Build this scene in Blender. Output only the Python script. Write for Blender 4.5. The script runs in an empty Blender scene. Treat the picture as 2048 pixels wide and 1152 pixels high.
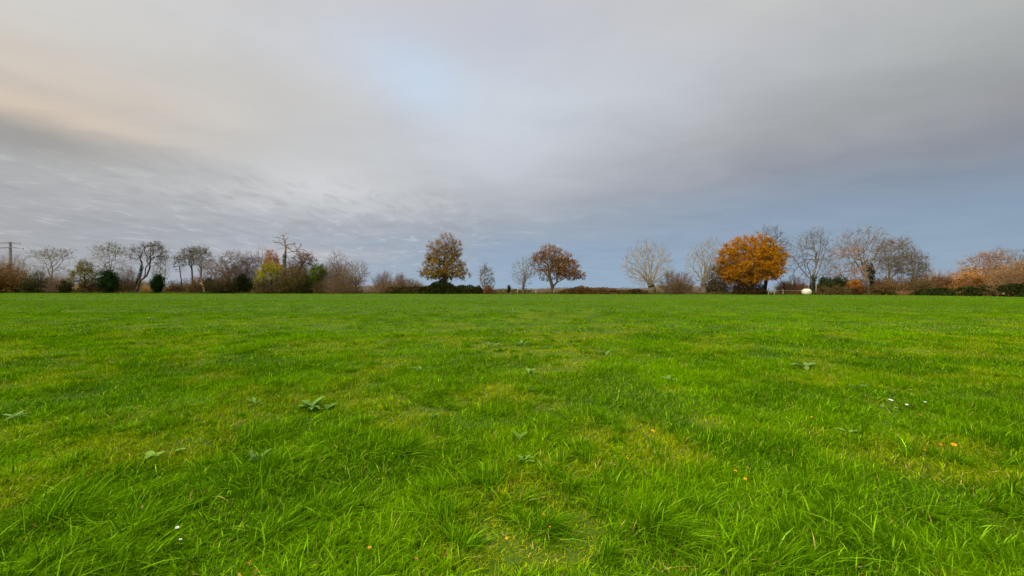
import bpy, math, random
import numpy as np

scene = bpy.context.scene
COL = scene.collection
F = 740.0          # focal length in photo pixels (2048 wide)
CAMH = 1.6
PI = math.pi


def lin(r, g, b, k=1.0):
    def f(c):
        c /= 255.0
        return (c / 12.92 if c <= 0.04045 else ((c + 0.055) / 1.055) ** 2.4) * k
    return (f(r), f(g), f(b))


# ------------------------------------------------------------------ camera
cam_d = bpy.data.cameras.new('camera')
cam = bpy.data.objects.new('camera', cam_d)
COL.objects.link(cam)
cam.location = (0, 0, CAMH)
cam.rotation_euler = (PI / 2, 0, 0)
cam_d.sensor_width = 36
cam_d.lens = 36 * F / 2048
cam_d.clip_start = 0.05
cam_d.clip_end = 6000
scene.camera = cam
vs = scene.view_settings
vs.view_transform = 'Standard'
vs.look = 'None'
vs.exposure = 0
vs.gamma = 1
scene.cycles.max_bounces = 6
scene.cycles.diffuse_bounces = 3
scene.cycles.transmission_bounces = 3
scene.cycles.transparent_max_bounces = 4
scene.cycles.use_adaptive_sampling = False

# ------------------------------------------------------------------ world
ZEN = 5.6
SUN_AZ = math.radians(-125)    # from +Y, clockwise: behind the camera on the left
SUN_EL = math.radians(24)
world = bpy.data.worlds.new('World')
scene.world = world
world.use_nodes = True
nt = world.node_tree
nt.nodes.clear()
N = nt.nodes.new
Lk = nt.links.new


def sock(v, inp):
    if isinstance(v, bpy.types.NodeSocket):
        Lk(v, inp)
    else:
        inp.default_value = v


def M(op, a, b=0.0, c=0.0, clamp=False):
    n = N('ShaderNodeMath')
    n.operation = op
    n.use_clamp = clamp
    for i, v in enumerate((a, b, c)):
        if op in ('SINE', 'ARCSINE', 'EXPONENT', 'ABSOLUTE') and i > 0:
            break
        sock(v, n.inputs[i])
    return n.outputs[0]


def MR(v, a, b, c=0.0, d=1.0, mode='SMOOTHSTEP'):
    n = N('ShaderNodeMapRange')
    n.interpolation_type = mode
    n.clamp = True
    sock(v, n.inputs[0])
    for i, x in enumerate((a, b, c, d)):
        n.inputs[i + 1].default_value = x
    return n.outputs[0]


def MIX(fac, a, b, blend='MIX'):
    n = N('ShaderNodeMix')
    n.data_type = 'RGBA'
    n.blend_type = blend
    n.clamp_factor = True
    sock(fac, n.inputs[0])
    for v, i in ((a, 6), (b, 7)):
        if isinstance(v, tuple):
            v = (*v[:3], 1)
        sock(v, n.inputs[i])
    return n.outputs[2]


tc = N('ShaderNodeTexCoord')
sep = N('ShaderNodeSeparateXYZ')
Lk(tc.outputs['Generated'], sep.inputs[0])
dx, dy, dz = sep.outputs
az = M('MULTIPLY', M('ARCTAN2', dx, dy), 180 / PI)
el = M('MULTIPLY', M('ARCSINE', dz), 180 / PI)

# cloud-deck coordinates (plan position on a layer overhead)
zz = M('ADD', M('MAXIMUM', dz, 0.0), 0.10)
cx = M('DIVIDE', dx, zz)
cy = M('DIVIDE', dy, zz)
cmb = N('ShaderNodeCombineXYZ')
Lk(cx, cmb.inputs[0])
Lk(cy, cmb.inputs[1])


def noise(scale, detail=5.0, rough=0.55, dist=0.0, sx=1.0, sy=1.0, off=(0, 0, 0), src=None):
    mp = N('ShaderNodeMapping')
    mp.inputs['Scale'].default_value = (sx, sy, 1)
    mp.inputs['Location'].default_value = off
    Lk(src or cmb.outputs[0], mp.inputs[0])
    n = N('ShaderNodeTexNoise')
    n.inputs['Scale'].default_value = scale
    n.inputs['Detail'].default_value = detail
    n.inputs['Roughness'].default_value = rough
    n.inputs['Distortion'].default_value = dist
    Lk(mp.outputs[0], n.inputs['Vector'])
    return n.outputs[0]


n_big = noise(1.1, 4, 0.5, 0.4, off=(3.1, 1.7, 0))
n_mid = noise(2.6, 6, 0.58, 0.4, sx=0.75, off=(7.7, 2.2, 0))
n_rip = noise(3.0, 6, 0.60, 0.5, sx=2.1, sy=1.3, off=(1.3, 9.4, 0))
# soft wander of the coordinates so that no edge is ruled
waz = M('ADD', az, M('MULTIPLY', M('SUBTRACT', n_big, 0.5), 10.0))
wel = M('ADD', el, M('MULTIPLY', M('SUBTRACT', n_big, 0.5), 2.0))
wel2 = M('ADD', wel, M('MULTIPLY', M('SUBTRACT', n_mid, 0.5), 2.5))


def ramp(stops):
    n = N('ShaderNodeValToRGB')
    Lk(MR(wel2, 0, 60, 0, 1, 'LINEAR'), n.inputs[0])
    cr = n.color_ramp
    cr.interpolation = 'EASE'
    cr.interpolation = 'LINEAR'
    for i, (e, c) in enumerate(stops):
        if i < 2:
            s = cr.elements[i]
            s.position = e / 60
        else:
            s = cr.elements.new(e / 60)
        s.color = (*lin(*c), 1)
    return n.outputs[0]


R_l = ramp([(0, (162, 166, 172)), (5.7, (163, 164, 168)), (10.2, (170, 171, 172)), (13.5, (172, 170, 167)), (15.2, (186, 176, 163)),
            (16.8, (207, 192, 174)), (20, (200, 194, 186)), (24.5, (204, 201, 195)), (60, (220, 220, 216))])
R_lm = ramp([(0, (160, 171, 187)), (5, (162, 169, 181)), (8.6, (170, 173, 179)), (11.5, (190, 191, 192)), (14.7, (184, 184, 182)),
             (19.3, (193, 193, 193)), (23.8, (195, 193, 190)), (29, (198, 199, 202)), (34, (201, 200, 200)), (60, (220, 220, 220))])
R_c = ramp([(0, (146, 170, 194)), (2.8, (144, 166, 189)), (5.9, (143, 162, 184)), (9.7, (156, 165, 177)), (13.4, (171, 175, 182)), (17, (183, 188, 196)),
            (20.5, (191, 196, 205)), (27, (198, 205, 214)), (34, (190, 194, 206)), (40, (192, 193, 197)), (60, (220, 220, 220))])
R_rm = ramp([(0, (140, 162, 185)), (6, (136, 155, 176)), (11.1, (134, 149, 168)), (14.1, (141, 146, 157)), (18.8, (156, 158, 161)),
             (22.7, (170, 173, 177)), (28, (181, 183, 187)), (33, (190, 190, 188)), (60, (215, 215, 215))])
R_r = ramp([(0, (140, 160, 180)), (4.4, (135, 155, 175)), (8, (130, 149, 170)), (11.1, (128, 138, 154)), (13.2, (134, 138, 146)), (16.8, (146, 147, 149)),
            (20.9, (155, 158, 158)), (24.7, (170, 172, 170)), (60, (200, 200, 200))])
c = MIX(MR(waz, -54, -35, mode='LINEAR'), R_l, R_lm)
c = MIX(MR(waz, -35, 0, mode='LINEAR'), c, R_c)
c = MIX(MR(waz, 0, 35, mode='LINEAR'), c, R_rm)
c = MIX(MR(waz, 35, 54, mode='LINEAR'), c, R_r)


def blob(u, v, su, sv, tilt=0.0, w=0.6):
    """soft patch of sky about the direction seen at photo pixel u, v; sizes in degrees"""
    a0 = math.degrees(math.atan((u - 1024) / F))
    e0 = math.degrees(math.atan((576 - v) / math.hypot(F, u - 1024)))
    ct, st = math.cos(math.radians(tilt)), math.sin(math.radians(tilt))
    da = M('SUBTRACT', MIXW(az, waz, w), a0)
    de = M('SUBTRACT', MIXW(el, wel2, w), e0)
    p = M('DIVIDE', M('ADD', M('MULTIPLY', da, ct), M('MULTIPLY', de, st)), su)
    q = M('DIVIDE', M('SUBTRACT', M('MULTIPLY', de, ct), M('MULTIPLY', da, st)), sv)
    return M('EXPONENT', M('MULTIPLY', M('ADD', M('MULTIPLY', p, p), M('MULTIPLY', q, q)), -1.0))


def MIXW(a, b, w):
    return M('ADD', M('MULTIPLY', a, 1 - w), M('MULTIPLY', b, w))


c = MIX(M('MULTIPLY', blob(840, 165, 8, 4.4, -14, .45), 0.80), c, lin(192, 210, 231))
c = MIX(M('MULTIPLY', blob(730, 110, 8, 3.0, -10, .4), 0.40), c, lin(197, 207, 222))
c = MIX(M('MULTIPLY', blob(980, 300, 11, 6.0), 0.35), c, lin(204, 209, 217))
c = MIX(M('MULTIPLY', blob(230, 180, 13, 3.0, -4), 0.42), c, lin(207, 195, 181))
c = MIX(M('MULTIPLY', blob(90, 190, 9, 2.4, -4), 0.40), c, lin(218, 198, 176))
c = MIX(M('MULTIPLY', blob(20, 266, 8, 1.5, -3, .35), 0.62), c, lin(140, 138, 136))
c = MIX(M('MULTIPLY', blob(0, 150, 5, 1.0, -8), 0.35), c, lin(186, 178, 170))
c = MIX(M('MULTIPLY', blob(430, 345, 8, 1.6), 0.45), c, lin(168, 169, 170))
c = MIX(M('MULTIPLY', blob(300, 240, 9, 1.2, -4), 0.35), c, lin(180, 178, 175))
c = MIX(M('MULTIPLY', blob(660, 370, 11, 3.4), 0.70), c, lin(208, 210, 213))
c = MIX(M('MULTIPLY', blob(610, 508, 9, 0.8), 0.45), c, lin(206, 198, 194))
# ripples of low stratocumulus, left and centre
rip = M('MULTIPLY', MR(n_rip, 0.47, 0.66),
        M('MULTIPLY', MR(waz, 6, -10), M('MULTIPLY', MR(wel, 17, 11), MR(el, 1.0, 4.0))))
c = MIX(M('MULTIPLY', rip, 0.42), c, lin(157, 159, 163))
lig = M('MULTIPLY', MR(n_rip, 0.46, 0.32),
        M('MULTIPLY', MR(waz, 2, -14), M('MULTIPLY', MR(wel, 17, 10), MR(el, 1.5, 4.0))))
c = MIX(M('MULTIPLY', lig, 0.30), c, lin(206, 208, 212))
# thin pale shreds near the middle, low down
shr = M('MULTIPLY', MR(noise(2.2, 6, 0.6, 0.4, sx=0.5, sy=1.6, off=(4.4, 6.1, 0)), 0.58, 0.72),
        M('MULTIPLY', M('MULTIPLY', MR(az, -16, -6), MR(az, 16, 6)), M('MULTIPLY', MR(el, 5, 7), MR(el, 13, 9))))
c = MIX(M('MULTIPLY', shr, 0.35), c, lin(200, 205, 212))
# very soft mottling everywhere
c = MIX(0.24, c, MIX(MR(n_mid, .25, .75, mode='LINEAR'), lin(158, 159, 164), lin(224, 224, 224)), 'SOFT_LIGHT')
# unseen overcast above the frame, with gain added to light the grass
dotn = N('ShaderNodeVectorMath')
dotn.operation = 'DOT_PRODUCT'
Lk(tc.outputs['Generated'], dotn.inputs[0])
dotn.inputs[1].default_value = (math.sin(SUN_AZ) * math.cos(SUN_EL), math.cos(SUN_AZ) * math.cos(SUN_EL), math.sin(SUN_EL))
near = MR(dotn.outputs['Value'], 0.45, 1.0)          # warm glow added round the veiled sun behind the camera, to front-light the trees
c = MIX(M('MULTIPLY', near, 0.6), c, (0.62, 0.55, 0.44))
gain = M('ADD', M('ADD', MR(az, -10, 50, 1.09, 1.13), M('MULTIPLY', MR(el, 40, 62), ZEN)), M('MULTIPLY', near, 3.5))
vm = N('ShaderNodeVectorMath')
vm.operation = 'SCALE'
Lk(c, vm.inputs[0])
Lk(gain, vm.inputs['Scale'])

sky = N('ShaderNodeTexSky')
sky.sky_type = 'NISHITA'
sky.sun_disc = False
sky.sun_elevation = SUN_EL
sky.sun_rotation = SUN_AZ
bg_s = N('ShaderNodeBackground')
Lk(sky.outputs[0], bg_s.inputs[0])
bg_s.inputs[1].default_value = 0.06
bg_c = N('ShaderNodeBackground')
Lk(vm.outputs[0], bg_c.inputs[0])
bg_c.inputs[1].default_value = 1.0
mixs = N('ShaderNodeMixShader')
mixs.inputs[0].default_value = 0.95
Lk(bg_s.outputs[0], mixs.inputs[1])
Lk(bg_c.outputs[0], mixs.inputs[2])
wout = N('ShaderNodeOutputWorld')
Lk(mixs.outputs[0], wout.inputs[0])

sun_d = bpy.data.lights.new('sun', 'SUN')
sun_d.energy = 1.5
sun_d.angle = math.radians(14)
sun_d.color = (1.0, 0.90, 0.76)
sun = bpy.data.objects.new('sun', sun_d)
COL.objects.link(sun)
sd = (math.sin(SUN_AZ) * math.cos(SUN_EL), math.cos(SUN_AZ) * math.cos(SUN_EL), math.sin(SUN_EL))
from mathutils import Vector
sun.rotation_euler = Vector(sd).to_track_quat('Z', 'Y').to_euler()
sun.location = (sd[0] * 50, sd[1] * 50, sd[2] * 50)


# ------------------------------------------------------------------ materials
def new_mat(name):
    m = bpy.data.materials.new(name)
    m.use_nodes = True
    t = m.node_tree
    t.nodes.clear()
    out = t.nodes.new('ShaderNodeOutputMaterial')
    return m, t, out


def tint_mat(name, rough=0.7, transl=0.0, spec=0.3, noise_scale=0.0, noise_amt=0.0, bump=0.0, tcol=(1, 1, 1)):
    """colour from the 'tint' attribute, optional noise, optional light passing through leaves"""
    m, t, out = new_mat(name)
    at = t.nodes.new('ShaderNodeAttribute')
    at.attribute_name = 'tint'
    colr = at.outputs['Color']
    pr = t.nodes.new('ShaderNodeBsdfPrincipled')
    pr.inputs['Roughness'].default_value = rough
    pr.inputs['Specular IOR Level'].default_value = spec
    if noise_amt:
        tcn = t.nodes.new('ShaderNodeTexCoord')
        nn = t.nodes.new('ShaderNodeTexNoise')
        nn.inputs['Scale'].default_value = noise_scale
        nn.inputs['Detail'].default_value = 4
        t.links.new(tcn.outputs['Object'], nn.inputs['Vector'])
        mr = t.nodes.new('ShaderNodeMapRange')
        mr.inputs[1].default_value = 0.3
        mr.inputs[2].default_value = 0.7
        mr.inputs[3].default_value = 1 - noise_amt
        mr.inputs[4].default_value = 1 + noise_amt
        t.links.new(nn.outputs[0], mr.inputs[0])
        sc = t.nodes.new('ShaderNodeVectorMath')
        sc.operation = 'SCALE'
        t.links.new(colr, sc.inputs[0])
        t.links.new(mr.outputs[0], sc.inputs['Scale'])
        colr = sc.outputs[0]
        if bump:
            b = t.nodes.new('ShaderNodeBump')
            b.inputs['Strength'].default_value = bump
            b.inputs['Distance'].default_value = 0.05
            t.links.new(nn.outputs[0], b.inputs['Height'])
            t.links.new(b.outputs[0], pr.inputs['Normal'])
    t.links.new(colr, pr.inputs['Base Color'])
    res = pr.outputs[0]
    if transl:
        tr = t.nodes.new('ShaderNodeBsdfTranslucent')
        mu = t.nodes.new('ShaderNodeMix')
        mu.data_type = 'RGBA'
        mu.blend_type = 'MULTIPLY'
        mu.inputs[0].default_value = 1
        t.links.new(colr, mu.inputs[6])
        mu.inputs[7].default_value = (*tcol, 1)
        t.links.new(mu.outputs[2], tr.inputs[0])
        mx = t.nodes.new('ShaderNodeMixShader')
        mx.inputs[0].default_value = transl
        t.links.new(res, mx.inputs[1])
        t.links.new(tr.outputs[0], mx.inputs[2])
        res = mx.outputs[0]
    t.links.new(res, out.inputs[0])
    return m


MAT_GRASS = tint_mat('grass_blade', 0.6, 0.36, 0.0, tcol=(1.0, 1.1, 0.3))
MAT_BARK = tint_mat('bark', 0.9, 0, 0.15, 3.0, 0.35, 0.6)
MAT_LEAF = tint_mat('leaf', 0.65, 0.25, 0.0)
MAT_WEED = tint_mat('weed_leaf', 0.55, 0.22, 0.12, 25, 0.15)
MAT_PETAL = tint_mat('petal', 0.6, 0.25, 0.2)
MAT_WOOD = tint_mat('weathered_wood', 0.85, 0, 0.2, 6, 0.3, 0.4)
MAT_WRAP = tint_mat('bale_wrap', 0.38, 0, 0.45, 5, 0.10, 0.15)
MAT_STEEL = tint_mat('pole_concrete', 0.8, 0, 0.25, 4, 0.15, 0.2)


def ground_mat(name, stops, sc1, sc2, bump):
    m, t, out = new_mat(name)
    tcn = t.nodes.new('ShaderNodeTexCoord')
    pr = t.nodes.new('ShaderNodeBsdfPrincipled')
    pr.inputs['Roughness'].default_value = 0.95
    pr.inputs['Specular IOR Level'].default_value = 0.1
    outs = []
    for s, d in ((sc1, 6), (sc2, 5)):
        nn = t.nodes.new('ShaderNodeTexNoise')
        nn.inputs['Scale'].default_value = s
        nn.inputs['Detail'].default_value = d
        nn.inputs['Roughness'].default_value = 0.62
        t.links.new(tcn.outputs['Object'], nn.inputs['Vector'])
        outs.append(nn.outputs[0])
    add = t.nodes.new('ShaderNodeMath')
    add.operation = 'MULTIPLY_ADD'
    t.links.new(outs[0], add.inputs[0])
    add.inputs[1].default_value = 0.55
    half = t.nodes.new('ShaderNodeMath')
    half.operation = 'MULTIPLY'
    t.links.new(outs[1], half.inputs[0])
    half.inputs[1].default_value = 0.45
    t.links.new(half.outputs[0], add.inputs[2])
    r = t.nodes.new('ShaderNodeValToRGB')
    for i, (p, cc) in enumerate(stops):
        e = r.color_ramp.elements[i] if i < 2 else r.color_ramp.elements.new(p)
        e.position = p
        e.color = (*cc, 1)
    t.links.new(add.outputs[0], r.inputs[0])
    t.links.new(r.outputs[0], pr.inputs['Base Color'])
    b = t.nodes.new('ShaderNodeBump')
    b.inputs['Strength'].default_value = bump
    b.inputs['Distance'].default_value = 0.08
    t.links.new(outs[1], b.inputs['Height'])
    t.links.new(b.outputs[0], pr.inputs['Normal'])
    t.links.new(pr.outputs[0], out.inputs[0])
    return m


MAT_FIELD = ground_mat('field_turf', [(0.36, (0.020, 0.040, 0.003)), (0.5, (0.036, 0.075, 0.003)), (0.64, (0.085, 0.115, 0.006))], 0.7, 9.0, 0.6)
MAT_LAND = ground_mat('rough_land', [(0.35, (0.035, 0.045, 0.012)), (0.5, (0.07, 0.075, 0.02)), (0.65, (0.13, 0.105, 0.045))], 0.15, 2.0, 0.5)


# ------------------------------------------------------------------ mesh building
class MB:
    """collects quads (or triangles) with a colour per vertex, and links them as ONE mesh object"""
    def __init__(self):
        self.v, self.f, self.c, self.m = [], [], [], []
        self.n = 0

    def add(self, v, f, c, mi=0):
        v = np.asarray(v, np.float32).reshape(-1, 3)
        f = np.asarray(f, np.int64)
        if len(v) == 0 or len(f) == 0:
            return
        c = np.broadcast_to(np.asarray(c, np.float32), v.shape)
        self.v.append(v)
        self.f.append(f + self.n)
        self.c.append(c)
        self.m.append(np.full(len(f), mi, np.int32))
        self.n += len(v)

    def build(self, name, mats, parent=None, origin=(0, 0, 0), smooth=True):
        me = bpy.data.meshes.new(name)
        v = np.concatenate(self.v) - np.asarray(origin, np.float32)
        c = np.concatenate(self.c)
        c4 = np.ones((len(c), 4), np.float32)
        c4[:, :3] = np.clip(c, 0, 1)
        loops = np.concatenate([f.ravel() for f in self.f]).astype(np.int32)
        tot = np.concatenate([np.full(len(f), f.shape[1], np.int32) for f in self.f])
        start = np.zeros(len(tot), np.int32)
        start[1:] = np.cumsum(tot)[:-1]
        me.vertices.add(len(v))
        me.vertices.foreach_set('co', v.astype(np.float32).ravel())
        me.loops.add(len(loops))
        me.loops.foreach_set('vertex_index', loops)
        me.polygons.add(len(tot))
        me.polygons.foreach_set('loop_start', start)
        me.polygons.foreach_set('material_index', np.concatenate(self.m))
        at = me.attributes.new('tint', 'FLOAT_COLOR', 'POINT')
        at.data.foreach_set('color', c4.ravel())
        me.update(calc_edges=True)
        if not smooth:
            me.shade_flat()
        for mt in (mats if isinstance(mats, (list, tuple)) else [mats]):
            me.materials.append(mt)
        o = bpy.data.objects.new(name, me)
        COL.objects.link(o)
        if parent is not None:
            o.parent = parent
        return o


def tag(o, label=None, cat=None, group=None, kind=None):
    if label: o['label'] = label
    if cat: o['category'] = cat
    if group: o['group'] = group
    if kind: o['kind'] = kind
    return o


def thing(name, label, cat, loc, group=None):
    o = bpy.data.objects.new(name, None)
    o.empty_display_size = 0.3
    COL.objects.link(o)
    o.location = loc
    return tag(o, label, cat, group)


def nrm(a):
    return a / np.maximum(np.linalg.norm(a, axis=-1, keepdims=True), 1e-9)


def tubes(mb, p0, p1, r0, r1, col, sides=3, mi=0):
    p0 = np.asarray(p0, float).reshape(-1, 3)
    p1 = np.asarray(p1, float).reshape(-1, 3)
    n = len(p0)
    if n == 0:
        return
    r0 = np.broadcast_to(np.asarray(r0, float), (n,))
    r1 = np.broadcast_to(np.asarray(r1, float), (n,))
    d = nrm(p1 - p0)
    ref = np.where(np.abs(d[:, 2:3]) < 0.9, np.array([[0, 0, 1.0]]), np.array([[1.0, 0, 0]]))
    a = nrm(np.cross(d, ref))
    b = np.cross(d, a)
    ang = np.arange(sides) * 2 * PI / sides
    ring = a[:, None, :] * np.cos(ang)[None, :, None] + b[:, None, :] * np.sin(ang)[None, :, None]
    q0 = p0[:, None] + ring * r0[:, None, None]
    q1 = p1[:, None] + ring * r1[:, None, None]
    v = np.concatenate([q0, q1], 1).reshape(-1, 3)
    i = np.arange(sides)
    j = (i + 1) % sides
    f = np.stack([i, j, j + sides, i + sides], 1)
    f = (f[None] + (np.arange(n) * 2 * sides)[:, None, None]).reshape(-1, 4)
    col = np.asarray(col, float)
    if col.ndim == 2:
        col = np.repeat(col, 2 * sides, 0)
    mb.add(v, f, col, mi)


LEAFK = 0.5


def leaves(mb, rng, pos, size, col, mi=0, flat=0.0, asp=1.6):
    """small diamond leaves or sprays with random bearings"""
    n = len(pos)
    if n == 0:
        return
    size = np.asarray(size) * LEAFK
    a = rng.normal(size=(n, 3))
    a[:, 2] *= (1 - flat)
    a = nrm(a)
    b = nrm(np.cross(a, rng.normal(size=(n, 3)) + np.array([0, 0, flat * 2])))
    s = np.broadcast_to(np.asarray(size, float), (n,))[:, None]
    v = np.stack([pos - a * s * 0.5 * asp, pos + b * s * 0.5, pos + a * s * 0.5 * asp, pos - b * s * 0.5], 1).reshape(-1, 3)
    f = np.arange(4 * n).reshape(n, 4)
    col = np.asarray(col, float)
    if col.ndim == 2:
        col = np.repeat(col, 4, 0)
    mb.add(v, f, col, mi)


PALK = 1.1


def pal(rng, n, cols, w=None, jit=0.25):
    cols = np.asarray(cols, float)
    i = rng.choice(len(cols), n, p=None if w is None else np.asarray(w) / np.sum(w))
    k = np.exp(rng.normal(0, jit, n))[:, None]
    return cols[i] * k * PALK


# value noise on the plane
_tab = np.random.default_rng(5).random((256, 256))


def vn(x, y):
    xi = np.floor(x).astype(int)
    yi = np.floor(y).astype(int)
    fx = x - xi
    fy = y - yi
    fx = fx * fx * (3 - 2 * fx)
    fy = fy * fy * (3 - 2 * fy)
    g = lambda a, b: _tab[a & 255, b & 255]
    return (g(xi, yi) * (1 - fx) + g(xi + 1, yi) * fx) * (1 - fy) + (g(xi, yi + 1) * (1 - fx) + g(xi + 1, yi + 1) * fx) * fy


def fbm(x, y, o=3):
    s, a, t = 0, 1.0, 0
    for k in range(o):
        s = s + a * vn(x * 2 ** k + 17.3 * k, y * 2 ** k + 9.1 * k)
        t += a
        a *= 0.5
    return s / t


# ------------------------------------------------------------------ the place
EU = np.array([-900, 0, 500, 1000, 1500, 1800, 1950, 2048, 2600.])
EYD = np.array([124, 118, 108, 99.0, 91, 82, 73, 66, 47.])


def edge(u):
    return float(np.interp(u, EU, EYD))


def px(u, v, D, dyy=0.0):
    s = D / F
    return np.array([(u - 1024) * s, D + dyy, CAMH + (576 - v) * s])


def on_field(u, v):
    Y = CAMH * F / (v - 576)
    return (u - 1024) / F * Y, Y


def gz(x, y):
    x = np.asarray(x, float)
    y = np.asarray(y, float)
    f = np.clip((70 - y) / 50, 0, 1)
    return f * (0.16 * (fbm(x / 3.1 + 40, y / 3.1 + 12) - 0.5) + 0.09 * (fbm(x / 0.8 + 3, y / 0.8 + 81, 2) - 0.5))


# rough land, one sheet out to the horizon
mb = MB()
rs = np.array([0, 20, 60, 120, 160, 200, 280, 400, 600, 900, 2000, 4500.])
th = np.linspace(0, 2 * PI, 65)[:-1]
vv = np.array([[r * math.cos(t), 60 + r * math.sin(t), -0.22] for r in rs[1:] for t in th] + [[0, 60, -0.22]])
fq, ft = [], []
for i in range(len(rs) - 2):
    for j in range(64):
        k = (j + 1) % 64
        fq.append([i * 64 + j, (i + 1) * 64 + j, (i + 1) * 64 + k, i * 64 + k])
for j in range(64):
    ft.append([j, (j + 1) % 64, len(vv) - 1])
dd_ = np.hypot(vv[:, 0], vv[:, 1])
vv[:, 2] -= np.maximum(dd_ - 130, 0) * .0068
mb.add(vv, fq, (1, 1, 1))
mb.n -= len(vv)
mb.f.append(np.array(ft)); mb.m.append(np.zeros(64, np.int32)); mb.n += len(vv)
tag(mb.build('ground', MAT_LAND), kind='structure')

# the pasture, a softly uneven sheet that ends along the hedge
mb = MB()
ub = np.linspace(-900, 2600, 281)
tr = np.concatenate([np.linspace(0, 1, 170) ** 2.2])
ys0 = -2.0
grid = []
for t in tr:
    for u in ub:
        Ye = edge(u) + 0.6
        Y = ys0 + (Ye - ys0) * t
        xe = (u - 1024) / F
        X = xe * max(Y, 0) + (u - 852) / 1750 * 9.0 * (1 - t)
        grid.append((X, Y))
grid = np.array(grid)
gv = np.column_stack([grid, gz(grid[:, 0], grid[:, 1])])
nu = len(ub)
idx = np.arange(len(gv)).reshape(len(tr), nu)
gf = np.stack([idx[:-1, :-1], idx[:-1, 1:], idx[1:, 1:], idx[1:, :-1]], -1).reshape(-1, 4)
mb.add(gv, gf, (1, 1, 1))
tag(mb.build('field', MAT_FIELD), kind='structure')

# ------------------------------------------------------------------ grass
rg = np.random.default_rng(21)
LUSH = np.array([0.100, 0.214, 0.000])
DEEP = np.array([0.045, 0.120, 0.001])
PALE = np.array([0.185, 0.310, 0.005])
YELL = np.array([0.235, 0.275, 0.001])
STRAW = np.array([0.31, 0.25, 0.055])

# tussocks: the ones that stand out, then a scatter
TUSS = [(790, 905, .20, .24), (930, 995, .26, .24), (180, 985, .30, .30), (905, 815, .15, .14), (705, 855, .22, .18),
        (640, 880, .20, .18), (540, 950, .28, .26), (520, 870, .24, .17), (1085, 850, .22, .17), (560, 1060, .30, .22), (900, 1090, .24, .18), (660, 1060, .26, .2),
        (1190, 1000, .2, .16), (1290, 1010, .24, .2), (1500, 885, .22, .16), (1690, 1050, .34, .24), (1900, 1060, .4, .26), (1780, 1120, .35, .26),
        (1960, 1110, .4, .26), (1400, 1110, .25, .18), (330, 850, .25, .18), (120, 860, .3, .18), (240, 1120, .3, .22), (90, 1130, .3, .24),
        (850, 800, .3, .15), (1010, 830, .25, .15), (760, 780, .3, .15), (1180, 830, .3, .14), (1450, 800, .3, .13), (1690, 855, .22, .15),
        (1530, 725, .4, .13), (1880, 760, .4, .13), (430, 770, .4, .15), (920, 750, .4, .13), (700, 1130, .25, .2), (1120, 1120, .25, .18), (1560, 1120, .3, .22)]
tc_ = []
for u, v, r, h in TUSS:
    X, Y = on_field(u, v)
    tc_.append((X, Y, r, h))
for k in range(1000):
    Y = 2 + 26 * rg.random() ** 0.8
    X = (rg.random() - 0.5) * 2 * (1.5 * Y + 1)
    if fbm(X / 2.2, Y / 2.2) > 0.44:
        tc_.append((X, Y, rg.uniform(.08, .24), rg.uniform(.07, .14)))
for k in range(1500):                                    # small tufts close by
    Y = 2 + 12 * rg.random() ** .75
    X = (rg.random() - 0.5) * 2 * (1.45 * Y + .6)
    if fbm(X / 1.1 + 8, Y / 1.1 + 3) > .40:
        tc_.append((X, Y, rg.uniform(.05, .13), rg.uniform(.10, .19)))
TC = np.array(tc_)


def blades(mb, X, Y, h, w, lean, phi, col, lev):
    n = len(X)
    base = np.column_stack([X, Y, gz(X, Y) - 0.012])
    ld = np.column_stack([np.cos(phi), np.sin(phi), np.zeros(n)])
    psi = phi + PI / 2 + rg.normal(0, 0.7, n)
    sd_ = np.column_stack([np.cos(psi), np.sin(psi), np.zeros(n)])
    ts = {2: [0, 1], 3: [0, .5, 1], 4: [0, .36, .7, 1]}[lev]
    ws = {2: [1, 0], 3: [1, .8, 0], 4: [.9, 1, .65, 0]}[lev]
    vs_ = []
    for t, wf in zip(ts, ws):
        cpt = base + ld * (lean * h * t ** 1.9)[:, None]
        cpt[:, 2] += h * (t - 0.42 * np.minimum(lean, 1.5) * t * t)
        if wf:
            vs_ += [cpt - sd_ * (w * wf * .5)[:, None], cpt + sd_ * (w * wf * .5)[:, None]]
        else:
            vs_.append(cpt)
    V = np.stack(vs_, 1)
    k = V.shape[1]
    tri = {2: [[0, 1, 2]], 3: [[0, 1, 3], [0, 3, 2], [2, 3, 4]],
           4: [[0, 1, 3], [0, 3, 2], [2, 3, 5], [2, 5, 4], [4, 5, 6]]}[lev]
    f = (np.array(tri)[None] + (np.arange(n) * k)[:, None, None]).reshape(-1, 3)
    mb.add(V.reshape(-1, 3), f, np.repeat(col, k, 0))


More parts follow.
